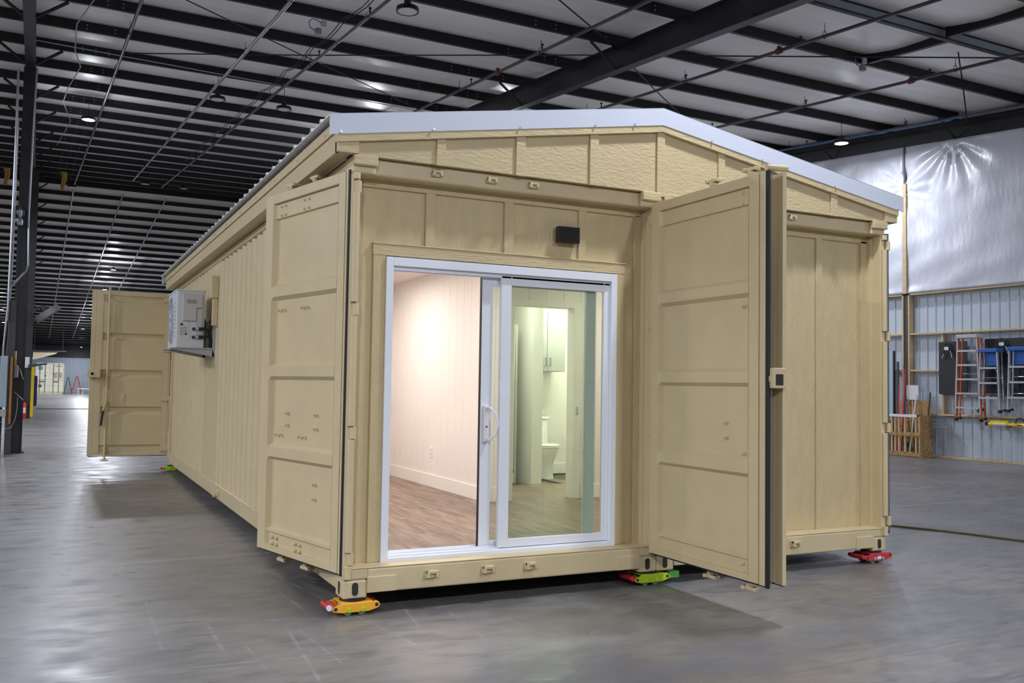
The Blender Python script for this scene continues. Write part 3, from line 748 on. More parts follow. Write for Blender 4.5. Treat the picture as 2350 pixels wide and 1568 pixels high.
# B infill (x local to B)
e = WC
for a, b in ((.12, .57), (.64, 1.18), (1.25, 1.770), (1.838, 2.305)): panel(B, a, b, .272, 2.822)
for a, b in ((.055, .122), (.57, .642), (1.18, 1.252), (1.768, 1.840)): board(B, a, b, .280, 2.915 if a < .1 else 2.826)
board(B, .12, 2.388, 2.82, 2.915, t=.02)
board(B, 2.300, 2.372, .285, 2.84); panel(B, 2.37, 2.392, .290, 2.86, y=.10, t=.05, m=tan)
q = MB(); q.box(.05, 2.39, .172, .20, .29, 2.87); q.done('wall_sheathing', dgrey, B)
# ---- gable roof
G = root('gable_roof', 'low gable roof with white metal trim on top of the two tan containers', 'roof', (0, 0, ZT))
SL = .162
zr = lambda x: 3.23 + SL*(min(x, 2*WC-x)+.175) - ZT       # top of roof sheet above the container top
def rake(name, xs, lo, hi, y0, y1, m, bevel=0):
    q = MB(); q.prism([(x, zr(x)+lo) for x in xs] + [(x, zr(x)+hi) for x in reversed(xs)], 'y', y0, y1); return q.done(name, m, G, bevel=bevel, seg=1)
rake('rake_trim', [-.175, 2.09], -.130, .004, -.053, -.050, white_m)
rake('rake_trim', [2.088, WC, 5.051], -.130, .004, -.0535, -.0505, white_m)
rake('rake_trim_top', [-.175, WC, 5.051], .002, .005, -.0535, .10, white_m)
rake('rake_board', [-.118, WC, 4.994], -.180, -.10, -.048, -.012, tan_b)
rake('rake_board', [-.118, WC, 4.994], -.112, -.02, -.034, -.012, tan_b)
bx = [(.578, .645), (1.184, 1.257), (1.795, 1.870), (2.397, 2.470), (2.990, 3.057), (3.60, 3.672), (4.205, 4.277)]
edges = [.03] + [c for ab in bx for c in ab] + [4.846]
for i in range(0, len(edges), 2):
    a, b = edges[i], edges[i+1]
    xs = [a, b] if not a < WC < b else [a, WC, b]
    q = MB(); q.prism([(a, 0), (b, 0)] + [(x, zr(x)-.16) for x in reversed(xs)], 'y', -.014, .0); q.done('siding_panel', tan_g, G)
for a, b in bx:
    xs = [a, b] if not a < WC < b else [a, WC, b]
    lo = -.018 if abs(a-2.397) > .01 else -.07
    q = MB(); q.prism([(a, lo*.4), (b, lo*.4)] + [(x, zr(x)-.165) for x in reversed(xs)], 'y', -.031, -.014); q.done('batten', tan_g, G, bevel=.002, seg=1)
for a, b, in ((-.115, .03), (4.846, 4.991)):
    q = MB(); q.prism([(a, 0), (b, 0), (b, zr(b)-.165), (a, zr(a)-.165)], 'y', -.036, .02); q.done('corner_board', tan_b, G, bevel=.002, seg=1)
for a, b in ((0, .165), (WC-.168, WC-.002), (WC*2-.165, WC*2+.002)):
    q = MB(); q.box(a, b, -.034, .02, -.069, .0); q.done('filler_block', tan_b, G, bevel=.008)
q = MB(); q.box(WC+.035, WC+.60, -.022, -.0, -.05, .0); q.done('filler_board', tan_b, G, bevel=.003, seg=1)
q = MB(); q.box(.16, WC*2-.16, -.012, .06, .001, .02); q.done('gable_base_board', tan_b, G, bevel=.002, seg=1)
# eave boards along the long sides
LE = LN+.03
for sgn, x in ((-1, -.115), (1, 2*WC+.115)):
    a, b = sorted((x, x-sgn*.018))
    q = MB(); q.box(a, b, -.012, LE, 0.0, .128); q.done('eave_board', tan_b, G, bevel=.002, seg=1)
    q = MB(); q.box(min(x+sgn*.012, x-sgn*.01), max(x+sgn*.012, x-sgn*.01), -.03, LE, .132, .205); q.done('eave_board', tan_b, G, bevel=.002, seg=1)
    a, b = sorted((x-sgn*.018, x-sgn*.118))
    q = MB(); q.box(a, b, -.0, LE, .012, .024); q.done('soffit', tan, G)
    q = MB(); q.box(min(0, 0) if sgn < 0 else 2*WC-.0, .004 if sgn < 0 else 2*WC+.004, .16, LE, -.0, .02); q.done('eave_cleat', tan, G)
for sgn in (-1, 1):
    q = MB(); rows = []
    prof = []; y = -.045
    while y < LE+.03:
        prof += [(y, 0), (y+.205, 0), (y+.218, .024), (y+.240, .024), (y+.253, 0)]; y += .2535
    for t in lin(0, 1, 2):
        x = -.178 + t*(WC+.178)
        rows.append([((x if sgn < 0 else 2*WC-x), yy, zr(x)+h) for yy, h in prof])
    q.grid(rows)
    o = q.done('roof_sheet', mat('white_roof_sheet', (.70, .72, .76), .4), G); md = o.modifiers.new('s', 'SOLIDIFY'); md.thickness = .006; md.offset = -1
q = MB(); q.box(-.178, -.16, LE+.0, LE+.012, .08, .25); q.prism([(x, zr(x)-.13) for x in (-.178, WC, 5.05)] + [(x, zr(x)+.004) for x in (5.05, WC, -.178)], 'y', LE+.012, LE+.016); q.done('rake_trim', white_m, G)
scr = None
for x in (-.10, .54, 1.20, 1.82, 2.17, 2.90, 3.42, 4.22, 4.98):
    if scr is None: q = MB(); q.lathe([(.008, 0), (.008, .004), (.0045, .005), (.0045, .016)][::-1], axis='y', n=8); scr = q.done('screw', alu, G); scr.location = (x, -.066, zr(x)-.118)
    else: inst(scr, G, (x, -.066, zr(x)-.118))
for j in range(13):
    inst(scr, G, (-.134, .25+.8*j, .165), (0, 0, -math.pi/2))
# ================================================================== sliding door
S = root('sliding_glass_door', 'white framed sliding glass door, left half slid open', 'sliding door', (1.215, .14, .279))
def bxs(name, m, lst, bevel=.003, par=S):
    q = MB()
    for b in lst: q.box(b[0]-1.215, b[1]-1.215, b[2]-.14, b[3]-.14, b[4]-.279, b[5]-.279)
    return q.done(name, m, par, bevel=bevel)
bxs('frame', vinyl, [(.288, .340, .122, .25, .279, 2.363), (2.092, 2.142, .122, .25, .279, 2.363), (.340, 2.092, .122, .25, 2.303, 2.363), (.340, 2.092, .122, .25, .279, .326)])
bxs('sill_track', vinyl, [(.340, 2.092, .150, .25, .326, .338), (.340, 2.092, .185, .192, .338, .350), (.340, 2.092, .236, .243, .338, .354)], .001)
bxs('head_track', vinyl, [(.340, 2.092, .15, .156, 2.275, 2.303), (.340, 2.092, .194, .200, 2.275, 2.303)], .001)
bxs('fixed_panel_frame', vinyl, [(1.170, 1.252, .150, .186, .330, 2.292), (2.042, 2.092, .150, .186, .330, 2.292), (1.252, 2.042, .150, .186, .330, .395), (1.252, 2.042, .150, .186, 2.225, 2.292)])
g_ = bxs('glass_pane', glass, [(1.245, 2.050, .166, .172, .39, 2.23)], 0)
bxs('sliding_panel_frame', vinyl, [(1.040, 1.125, .200, .236, .345, 2.285), (1.915, 2.000, .200, .236, .345, 2.285), (1.125, 1.915, .200, .236, .345, .378), (1.125, 1.915, .200, .236, 2.22, 2.285)])
bxs('glass_pane', glass2, [(1.118, 1.922, .216, .221, .375, 2.225)], 0)
bxs('weather_strip', black, [(1.036, 1.040, .205, .232, .345, 2.285)], 0)
q = MB(); zc = 1.22-.279; xh = 1.085-1.215
q.box(xh-.028, xh+.012, .170-.14, .200-.14, zc-.13, zc+.13)
q.tube([(xh-.008, .18-.14, zc-.115), (xh+.0, .135-.14, zc-.115), (xh+.040, .115-.14, zc-.07), (xh+.052, .11-.14, zc), (xh+.040, .115-.14, zc+.07), (xh+.0, .135-.14, zc+.115), (xh-.008, .18-.14, zc+.115)], .011, 8)
q.done('door_handle', whitep, S, bevel=.003)
q = MB(); q.lathe([(.007, 0), (.007, .006)], c=(xh-.008, .026, zc-.02), axis='y', n=8); q.done('lock_cylinder', dgrey, S)
bxs('weep_cover', dgrey, [(.395, .428, .119, .123, .293, .298), (2.02, 2.045, .119, .123, .293, .298)], 0)
# wall light
q = MB(); q.box(-.089, .089, -.060, 0, -.060, .060); q = q.done('wall_light', blk, None, bevel=.004); q.location = (1.694, .145, 2.627)
tag(q, 'black rectangular wall light on the siding above the glass door', 'wall light')
# ================================================================== ROOM INSIDE
FZ = .33
def rparts(name, label, cat):
    return root(name, label, cat, (0, 0, 0))
IR = broot  # (unused alias)
rf = root('floor_room', None, None, (0, 0, FZ), kind='structure')
pw, pl = .178, 1.22
pm = None
random.seed(5)
yy0 = .255
nx = int((4.76-.08)/pw)
for i in range(nx+1):
    x = .08 + i*pw; off = (i*.43) % pl
    y = yy0 - off
    while y < 5.6:
        a, b = max(y, yy0), min(y+pl, 5.6)
        if b-a > .05 and not (x > 2.6 and b > 5.0):
            full = abs((b-a)-pl) < 1e-4
            if full and pm is not None: o = inst(pm, rf, (x, a, 0))
            else:
                q = MB(); q.box(.0006, pw-.0006, .0006, (b-a)-.0006, -.012, 0); o = q.done('plank', plank_m, rf); o.location = (x, a, 0)
                if full: pm = o
        y += pl
wr1 = root('wall_partition', None, None, (2.19, 2.55, FZ), kind='structure')   # partition running back along y
bm_ = None; bw = .203
for j in range(15):
    y = j*bw
    q = None
    if bm_ is None: q = MB(); q.box(0, .018, .0014, bw-.0014, 0, 2.44); bm_ = q.done('wall_board', whitei, wr1, bevel=.0015, seg=1); bm_.location = (-.018, 0, 0)
    else: inst(bm_, wr1, (-.018, y, 0))
q = MB(); q.box(0, .10, 0, 3.05, 0, 2.44); q.done('wall_core', whitet, wr1)
q = MB(); q.box(-.032, -.018, -.012, 3.05, 0, .14); q.done('baseboard', whitet, wr1, bevel=.003)
q = MB(); q.box(-.034, -.016, -.012, .055, 0, 2.44); q.box(-.024, .06, -.018, 0, 0, 2.44); q.done('corner_trim', whitet, wr1, bevel=.003)
# cross wall at y=2.55 with doorway
wr2 = root('wall_cross', None, None, (0, 2.55, FZ), kind='structure')
def xwall(x0, x1, z0, z1, n):
    wd = (x1-x0)/n
    for k in range(n):
        q = MB(); q.box(x0+k*wd+.0013, x0+(k+1)*wd-.0013, -.016, 0, z0, z1); q.done('wall_board', whitei, wr2, bevel=.0015, seg=1)
    q = MB(); q.box(x0, x1, 0, .1, z0, z1); q.done('wall_core', whitet, wr2)
xwall(2.25, 2.42, 0, 2.44, 1); xwall(2.42, 3.245, 2.02, 2.44, 4); xwall(3.245, 4.78, 0, 2.44, 8)
q = MB(); q.box(2.245, 2.425, -.03, -.016, 0, .14); q.box(3.255, 4.78, -.03, -.016, 0, .14); q.done('baseboard', whitet, wr2, bevel=.003)
q = MB(); q.box(3.16, 3.25, -.028, .12, 0, 1.985); q.box(2.42, 2.462, -.028, .12, 0, 1.985); q.box(2.42, 3.25, -.028, .12, 1.985, 2.05); q.done('door_casing', whitet, wr2, bevel=.003)
# other walls and ceiling of the room
wr3 = root('wall_back', None, None, (0, 5.6, FZ), kind='structure')
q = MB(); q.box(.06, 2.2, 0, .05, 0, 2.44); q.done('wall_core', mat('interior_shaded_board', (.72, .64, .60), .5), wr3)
wr4 = root('wall_room_sides', None, None, (0, 0, FZ), kind='structure')
q = MB(); q.box(.062, .08, .21, 5.6, 0, 2.44); q.box(4.78, 4.80, .21, 5.0, 0, 2.44); q.done('wall_core', whitei, wr4)
q = MB(); q.box(2.24, 4.78, .205, .22, 0, 2.44); q.box(.08, .285, .205, .255, 0, 2.44); q.box(2.145, 2.3, .205, .255, 0, 2.44); q.box(.285, 2.145, .205, .255, 2.04, 2.44); q.done('wall_inner_lining', whitei, wr4)
cr = root('ceiling_room', None, None, (0, 0, FZ+2.44), kind='structure')
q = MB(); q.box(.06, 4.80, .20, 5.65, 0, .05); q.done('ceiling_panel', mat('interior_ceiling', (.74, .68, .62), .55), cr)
for i in range(9):
    q = MB(); q.box(.08+i*.25+.0012, .33+i*.25-.0012, .255, 5.6, -.008, 0); q.done('ceiling_board', mat('interior_ceiling', (1, 1, 1)), cr)
# bathroom shell
wr5 = root('wall_bathroom', None, None, (0, 0, FZ), kind='structure')
q = MB(); q.box(2.3, 4.8, 4.98, 5.03, 0, 2.44); q.done('wall_core', whitei, wr5)
q = MB(); q.box(3.36, 3.50, 3.84, 4.98, 0, 2.44); q.done('shower_partition', whitet, wr5, bevel=.003)
q = MB(); q.box(3.505, 4.78, 4.96, 4.98, 0, .14); q.box(2.3, 3.36, 4.96, 4.98, 0, .14); q.done('baseboard', whitet, wr5, bevel=.003)
bd = root('bathroom_door', 'white inner door standing half open behind the glass, with shower beyond', 'door', (3.22, 4.03, FZ))
q = MB(); q.box(-.62, .0, 0, .035, 0.15, 1.90); q.done('door_leaf', whitet, bd, bevel=.003)
q = MB(); q.box(-.70, .0, -.02, .06, 0, .13); q.done('shower_curb', porc, bd, bevel=.01)
q = MB(); q.box(.005, .03, -.01, .04, 0, 1.9); q.done('edge_trim', acg, bd)
# inner closet door with knob
cd = root('door_1', None, None, (1.35, 5.55, FZ), kind='structure')
q = MB(); q.box(0, .80, .0, .04, 0, 2.03); q.done('door_leaf', mat('inner_door_shaded', (.66, .56, .51), .5), cd, bevel=.003)  # shade on the inner door put into its darker colour
q = MB(); q.box(-.07, 0, -.015, .04, 0, 2.1); q.box(-.07, .83, -.015, .04, 2.03, 2.1); q.box(.80, .83, -.015, .04, 0, 2.1); q.done('door_casing', whitet, cd, bevel=.003)
q = MB(); q.lathe([(.028, 0), (.028, -.008), (.010, -.012), (.010, -.035), (.024, -.042), (.028, -.056), (.018, -.066)], axis='y', n=16); kb = q.done('door_knob', blk, cd, smooth=True); kb.location = (.765, 0, .85); tag(kb, 'black round door knob')
# outlet
q = MB(); q.box(-.008, 0, -.035, .035, -.057, .057); 
o = q.done('wall_outlet', whitet, None, bevel=.002); o.location = (2.172, 4.03, .72); tag(o, 'small white outlet low on the white boarded partition', 'outlet')
q = MB(); q.box(-.0095, -.0075, -.012, .012, .010, .035); q.box(-.0095, -.0075, -.012, .012, -.035, -.010); q.done('socket', lightgrey, o)
q = MB(); q.box(-.035, .035, -.008, 0, -.057, .057); o = q.done('light_switch', alu, None, bevel=.002); o.location = (3.205, 2.521, 1.245); o.scale = (.35, 1, .7); tag(o, 'small metal strike plate on the door casing beside the toilet', 'strike plate')
# toilet (faces +x, tank towards the partition)
T = root('toilet', 'white toilet standing below the grey cabinet, seen through the sliding glass', 'toilet', (3.885, 4.965, FZ), -math.pi/2)
def ell(cx, rx, ry, z, n=24): return [(cx + rx*math.cos(2*math.pi*k/n), ry*math.sin(2*math.pi*k/n), z) for k in range(n)]
def loft(name, rings, m, par, smooth=True):
    q = MB(); R_ = [q.vs(r) for r in rings]; n = len(rings[0])
    for a_, b_ in zip(R_, R_[1:]):
        for k in range(n): q.face([a_[k], a_[(k+1) % n], b_[(k+1) % n], b_[k]])
    q.face(R_[0][::-1]); q.face(R_[-1]); return q.done(name, m, par, smooth=smooth)
loft('bowl', [ell(.38, .25, .135, 0), ell(.38, .245, .13, .03), ell(.38, .22, .12, .14), ell(.40, .215, .13, .20), ell(.43, .225, .155, .29), ell(.455, .245, .178, .37), ell(.455, .245, .18, .385)], porc, T)
loft('seat', [ell(.46, .245, .182, .388), ell(.46, .250, .187, .398), ell(.46, .248, .185, .408)], porc, T)
loft('seat_lid', [ell(.457, .246, .184, .412), ell(.457, .250, .187, .422), ell(.455, .225, .165, .432)], porc, T)
q = MB(); q.box(.01, .20, -.20, .20, .36, .73); q.done('tank', porc, T, bevel=.02, seg=3)
q = MB(); q.box(.0, .215, -.21, .21, .733, .765); q.done('tank_lid', porc, T, bevel=.01, seg=3)
q = MB(); q.tube([(.10, -.205, .66), (.10, -.225, .66), (.15, -.228, .655)], .006, 8); q.done('flush_lever', chrome, T)
# cabinet over the toilet
K = root('bathroom_cabinet', 'grey two-door wall cabinet hanging above the toilet', 'cabinet', (3.715, 4.62, 1.685))
q = MB(); q.box(0, .535, .02, .34, 0, .765); q.done('cabinet_body', cabg, K, bevel=.003)
for a, b, hx_ in ((.003, .262, .235), (.267, .532, .30)):
    q = MB(); q.box(a, b, 0, .019, .003, .762); d_ = q.done('cabinet_door', cabg, K, bevel=.003)
    q = MB(); q.tube([(hx_, 0, .07), (hx_, -.03, .07), (hx_, -.03, .17), (hx_, 0, .17)], .005, 6); q.done('handle', dgrey, d_)
# reflections strip of lamp: ceiling light of the bathroom
# ================================================================== AIR CONDITIONER
AC = root('air_conditioner', 'grey outdoor air conditioner unit carried on a wall bracket on the container side', 'air conditioner', (-.10, 5.86, 1.885))
q = MB(); q.box(-.33, 0, 0, .86, 0, .70); q.done('casing', acw, AC, bevel=.018, seg=3)
q = MB(); q.box(-.34, .01, -.008, .87, .69, .712); q.done('top_cover', acw, AC, bevel=.01)
q = MB(); q.prism([(-.265, .33), (-.10, .33), (-.10, .49), (-.03, .49), (-.03, .655), (-.265, .655)], 'y', -.030, .0); q.done('service_cover', acg, AC, bevel=.012)
q = MB(); q.box(-.215, -.105, -.033, -.029, .545, .59); q.done('cover_grip', mat('ac_recess', (.30, .30, .29), .5), AC, bevel=.003)
q = MB(); q.box(-.10, -.03, -.014, 0, .16, .48); q.done('valve_plate', acg, AC, bevel=.004)
q = MB(); q.box(-.29, -.18, -.004, 0, .10, .32); lb_ = q.done('rating_label', mat('paper_label', (.60, .60, .60), .6), AC); q = MB(); q.box(-.285, -.25, -.006, -.003, .275, .300); q.box(-.225, -.205, -.006, -.003, .16, .185)
for i in range(6): q.box(-.285, -.20+.0*i, -.0055, -.003, .25-.018*i, .254-.018*i)
q.done('label_print', dgrey, lb_)
q = MB(); q.lathe([(.30, 0), (.30, -.012), (.285, -.012), (.285, 0)], c=(-.33, .50, .36), axis='x', n=40)
for k in range(9): 
    a = .035+.03*k; q.lathe([(a, -.004), (a, -.010), (a-.005, -.010), (a-.005, -.004)], c=(-.335, .50, .36), axis='x', n=28)
for k in range(12):
    a = 2*math.pi*k/12; q.tube([(-.344, .50+.03*math.cos(a), .36+.03*math.sin(a)), (-.344, .50+.29*math.cos(a), .36+.29*math.sin(a))], .003, 4)
q.done('fan_grille', acw, AC)
q = MB(); q.lathe([(.28, .0), (.28, -.006)], c=(-.328, .50, .36), axis='x', n=30); q.done('fan_opening', dgrey, AC)
q = MB()
for k in range(9): q.box(-.337, -.33, .06, .14, .14+.05*k, .155+.05*k)
q.done('louvre', acg, AC)
q = MB()
for z in (.235, .135):
    q.tube([(-.115, -.012, z), (-.085, -.05, z), (-.04, -.06, z)], .014, 8)
q.done('service_valve', galv, AC)
q = MB(); q.tube([(-.075, -.055, .235), (-.0, -.06, .24), (.05, -.04, .20), (.07, -.02, .10), (.06, -.0, .02)], .020, 8); q.tube([(-.075, -.055, .135), (-.0, -.06, .14), (.06, -.03, .15), (.085, -.02, .06), (.075, .0, .02)], .020, 8); q.tube([(.05, -.03, .20), (.07, -.0, .30), (.08, .01, .36)], .020, 8); q.tube([(-.125, -.02, .235), (-.135, -.03, .235)], .020, 8); q.tube([(-.125, -.02, .135), (-.135, -.03, .135)], .020, 8)
q.done('insulated_hose', black, AC)
BR = root('wall_bracket', 'galvanised wall bracket carrying the outdoor air conditioner unit', 'bracket', (0, 5.80, 1.79))
for dy in (0, .78):
    q = MB(); q.prism([(-.50, .085), (-.0, .0), (.014, .0), (.014, .02), (-.02, .105-.0), (-.50, .095)][::1], 'y', dy, dy+.003)
    q.box(-.50, .0, dy, dy+.04, .083, .088); q.box(.008, .014, dy-.02, dy+.045, .0, .50); q.box(-.012, .012, dy, dy+.004, .0, .50); q.done('arm', galv, BR)
q = MB(); q.box(.004, .016, -.08, .95, .46, .50); q.done('cross_rail', galv, BR)
LC = root('pipe_cover', 'pale metal pipe cover channel running up the wall behind the air conditioner', 'pipe cover', (0, 5.62, 2.16))
q = MB(); q.box(-.045, .014, 0, .085, 0, .33); q.done('lower_channel', tan, LC, bevel=.005)
q = MB(); q.box(-.065, .014, -.02, .10, .33, .60); q.done('upper_box', tan, LC, bevel=.005)
# ================================================================== MACHINE SKATES
def skate(label, x, y, rz, body, ext=None, tubem=redp, z=0.0, sticker=False):
    r = root('machine_skate', label, 'machine skate', (x, y, z), rz)
    h = ZB
    prof = [(-.157, .045), (-.147, .034), (-.09, .024), (.085, .024), (.150, .042), (.162, .060), (.150, .080), (.13, .088), (.10, .082), (-.09, .082), (-.13, .072), (-.15, .062)]
    for yy in (-.006, .170):
        q = MB(); q.prism(prof, 'y', yy, yy+.008); q.done('side_plate', body, r, bevel=.002, seg=1)
    q = MB(); q.box(-.10, .11, .0, .172, .080, .088); q.done('deck', body, r)
    q = MB(); q.lathe([(.085, .088), (.085, h-.001)], c=(0, .085, 0), n=28); q.done('rubber_pad', black, r)
    for xx in (-.048, .045):
        q = MB(); q.lathe([(.034, .02), (.036, .024), (.036, .07), (.034, .074)], c=(xx, 0, .036), axis='y', n=20); q.lathe([(.034, .10), (.036, .104), (.036, .15), (.034, .154)], c=(xx, 0, .036), axis='y', n=20); q.done('roller', wheel_m, r)
        q = MB(); q.lathe([(.014, -.016), (.017, -.012), (.017, -.006)], c=(xx, 0, .040), axis='y', n=12); q.done('axle_bolt', galv if sticker else limep, r)
    for xx, zz in ((-.135, .052), (.137, .062)):
        q = MB(); q.tube([(xx, .0, zz), (xx, .175, zz)], .021, 12); q.done('cross_tube', tubem, r)
        q = MB(); q.prism([(xx+.012*math.cos(a), zz+.012*math.sin(a)) for a in [2*math.pi*k/12 for k in range(12)]], 'y', -.0072, -.006); q.done('tube_bore', hole, r)
    q = MB(); q.tube([(-.175, .012, .062), (-.175, .165, .062)], .017, 14); q.done('pull_handle', tubem, r); q = MB(); q.tube([(-.175, -.004, .062), (-.175, .012, .062)], .018, 14); q.done('handle_end', tubem if sticker or ext else whitep, r)
    if ext:
        q = MB(); q.box(.165, .26, .01, .07, .04, .09); q.done('tow_block', ext, r, bevel=.004)
    if sticker:
        q = MB(); q.box(-.02, .025, -.0075, -.006, .035, .062); q.done('sticker', whitep, r)
    return r
skate('yellow orange machine skate with red tubes under the near corner of the glass-door container', .085, -.018, 0, oran)
skate('lime green machine skate with a green block, under the joint of the two containers', 2.40, .0, 0, limep, ext=greenp)
skate('dark red machine skate with white sticker under the outer corner of the right container', 4.775, -.008, 0, redp, sticker=True)
skate('lime green machine skate at the far back corner under the open door', .065, LN-.19, 0, limep, ext=limep)
# floor cord
q = MB(); q.tube([(6.2, 2.6, .012), (6.617, 1.536, .012), (6.75, 1.25, .012), (6.84, 1.06, .012), (6.95, .78, .012), (7.05, .35, .012), (7.25, -.3, .012), (7.4, -1.2, .012)], .011, 8); q = q.done('extension_cord', cord_m); tag(q, 'olive extension cord lying on the floor beyond the red skate', 'cord')
# ================================================================== RIGHT WALL ITEMS  (local x = -v, y = +u into the wall)
def wroot(name, label, cat, v, z, u=16.53, group=None): return broot(name, label, cat, u, v, z, rz=-math.pi/2, group=group)
for (a, b, z0, z1, lb, g) in ((8.32, 7.60, 1.445, 2.63, 'narrow black panel on the wall with an empty ladder hanger', 0), (7.17, 5.2, 1.43, 2.66, 'wide black panel on the wall behind the two blue-topped stepladders', 0)):
    r = wroot('wall_board_panel', lb, 'panel', a, z0)
    q = MB(); q.box(0, a-b, -.014, 0, 0, z1-z0); q.done('board', matblk, r, bevel=.002, seg=1)
    q = MB(); 
    for zz in (.29, z1-z0-.05): q.box(.03, a-b-.03, -.0165, -.014, zz, zz+.004)
    q.done('seam', dgrey, r)
def hanger(v, z, lb):
    r = wroot('ladder_hanger', lb, 'hanger', v, z, 16.50)
    q = MB(); q.tube([(-.10, -.02, .02), (-.07, -.05, .12), (-.045, -.05, .24), (0, -.05, .30), (.045, -.05, .24), (.07, -.05, .12), (.10, -.02, .02)], .013, 8); q.done('strap', black, r)
    q = MB(); q.tube([(-.14, -.03, -.04), (-.10, -.03, .02), (-.07, -.045, .13)], .011, 8); q.tube([(.13, -.05, -.03), (.11, -.03, .02), (.08, -.045, .13)], .011, 8); q.done('hook', alu, r)
    q = MB(); q.box(-.055, .055, -.066, -.058, .14, .21); q.done('paper_label', whitep, r)
hanger(8.06, 2.30, 'black looped ladder hanger with white label, empty, on the narrow panel')
hanger(6.73, 2.36, 'black looped ladder hanger with white label above the first blue-topped ladder')
def stepladder(name, label, v, z0, H, wt, wb, steps, rail, cap, backm=None, depth=.20, lean=0.0):
    r = wroot(name, label, 'ladder', v, z0, 16.40)
    def xw(z): return (wb + (wt-wb)*z/H)/2
    for s_ in (-1, 1):
        q = MB(); a, b = s_*xw(0)+lean*0, s_*xw(H)+lean
        q.prism([(a-.013, 0), (a+.013, 0), (b+.013, H), (b-.013, H)] , 'y', -.16, -.09); q.done('front_rail', rail, r, bevel=.003, seg=1)
        if rail is lad_o:
            q = MB(); q.prism([(a-.015, .12), (a+.015, .12), (b+.015, H), (b-.015, H)], 'y', -.164, -.158); q.done('front_edge', acg, r)
        q = MB(); q.prism([(a*1.02-.012, .03), (a*1.02+.012, .03), (b+.012, H-.05), (b-.012, H-.05)], 'y', .02-.03, .045-.03+.01); q.done('rear_rail', rail if rail is not lad_o else lad_o, r)
        q = MB(); q.box(a-.024, a+.024, -.17, -.085, -.035, .03); q.done('foot', black, r, bevel=.004); q = MB(); q.box(a*1.02-.02, a*1.02+.02, -.02, .04, .0, .05); q.done('foot', black, r, bevel=.004)
    for z in steps:
        w_ = xw(z); cx = lean*z/H
        q = MB(); q.box(cx-w_+.010, cx+w_-.010, -.175, -.085, z-.028, z-.022+.01); q.box(cx-w_+.010, cx+w_-.010, -.178, -.170, z-.05, z-.012); q.done('step', alu, r)
    z = steps[0]; q = MB()
    for s_ in (-1, 1):
        q.tube([(s_*(xw(0)-.01), -.12, .06), (s_*(xw(0)-.16), -.12, z-.03)], .008, 5)
        zt = steps[-1]; q.tube([(s_*(xw(zt)-.0), -.12, zt-.17), (s_*(xw(zt)-.08), -.12, zt-.04)], .007, 5)
    q.done('brace', alu, r)
    for z in (H*.28, H*.55):
        q = MB(); q.tube([(-xw(z)*.95, .02, z), (xw(z)*.95, .02, z)], .009, 5); q.done('rear_bar', alu, r)
    q = MB(); q.box(lean-xw(H)-.025, lean+xw(H)+.025, -.19, .05, H-.045, H+.035); q.done('top_cap', cap, r, bevel=.012, seg=3)
    if backm:
        q = MB(); q.box(lean-xw(H)+.05, lean+xw(H)-.01, -.075, -.068, steps[-1]+.02, H-.03); q.done('tool_shelf', backm, r)
    return r
stepladder('stepladder', 'orange fibreglass stepladder with grey cap, hanging between the two black panels', 7.40, .90, 1.82, .46, .60, [.29, .60, .91, 1.22, 1.53], lad_o, acg)
stepladder('stepladder', 'aluminium stepladder with blue cap, hanging next to the orange one', 6.90, 1.10, 1.30, .38, .48, [.31, .63, .95], alu, lad_b, lad_b)
stepladder('stepladder', 'aluminium stepladder with blue cap, cut by the picture edge', 6.24, 1.12, 1.30, .38, .48, [.31, .63, .95], alu, lad_b, lad_b)
YT = wroot('yellow_tool', 'long yellow and grey tool with black ends hanging under the ladders', 'tool', 6.98, .83, 16.36)
q = MB(); q.tube([(0, 0, .0), (.42, 0, .0)], .048, 12); q.tube([(.42, 0, 0), (.98, 0, 0)], .040, 12); q.box(.05, .45, -.02, .02, .03, .08); q.done('body', yelp, YT)
q = MB(); q.tube([(-.07, 0, 0), (.0, 0, 0)], .036, 12, r1=.05); q.tube([(.98, 0, 0), (1.08, 0, 0)], .055, 12); q.box(.42, .50, -.045, .045, -.055, -.035); q.done('end_cap', black, YT)
q = MB(); q.tube([(.14, -.006, -.006), (.40, -.006, -.006)], .046, 12); q.done('grey_sleeve', acg, YT)
q = MB(); q.tube([(.60, 0, .035), (.63, 0, .12), (.70, 0, .15), (.77, 0, .12), (.80, 0, .035)], .012, 8); q.done('carry_handle', black, YT)
q = MB(); q.box(.66, .76, -.042, -.038, -.01, .012); q.done('red_mark', rust, YT)
# timber rack with offcuts
RK = wroot('timber_rack', 'timber offcut rack of slats and strand board standing on the floor by the wall', 'rack', 9.62, 0, 16.10)
q = MB(); q.box(.02, 1.12, -.02, .0, .47, .56); q.done('mid_rail', osb, RK); q = MB(); q.box(.02, 1.12, -.02, .0, .01, .11); q.done('bottom_rail', osb, RK)
q = MB(); q.box(0, 1.06, -.045, -.02, .905, .965); q.done('top_rail', whitep, RK, bevel=.003)
for i, x in enumerate((.03, .13, .225, .32, .415, .52, .69, .88, .985, 1.085)):
    if i == 7: continue
    q = MB(); q.box(x, x+.038, .0, .04, .02, .93); q.done('slat', wood, RK)
q = MB(); q.box(1.125, 1.145, -.02, .36, 0, .95); q.done('side_panel', osb, RK)
q = MB(); q.box(.0, 1.12, .34, .36, .3, .90); q.box(0, 1.12, .02, .34, .03, .05); q.done('back_panel', osb, RK)
def standing(name, label, cat, v, z1, r_, m, u=16.25, z0=.06, dv=0.0, du=.12, n=10):
    q = MB(); q.tube([(0, 0, z0), (-dv, du, z1)], r_, n); o = q.done(name, m); o.location = fromB(u, v, 0); o.rotation_euler.z = PHI-math.pi/2; tag(o, label, cat); return o
standing('red_tube', 'tallest of the red tubes leaning in the timber rack', 'tube', 9.13, 2.02, .016, redp, dv=-.03)
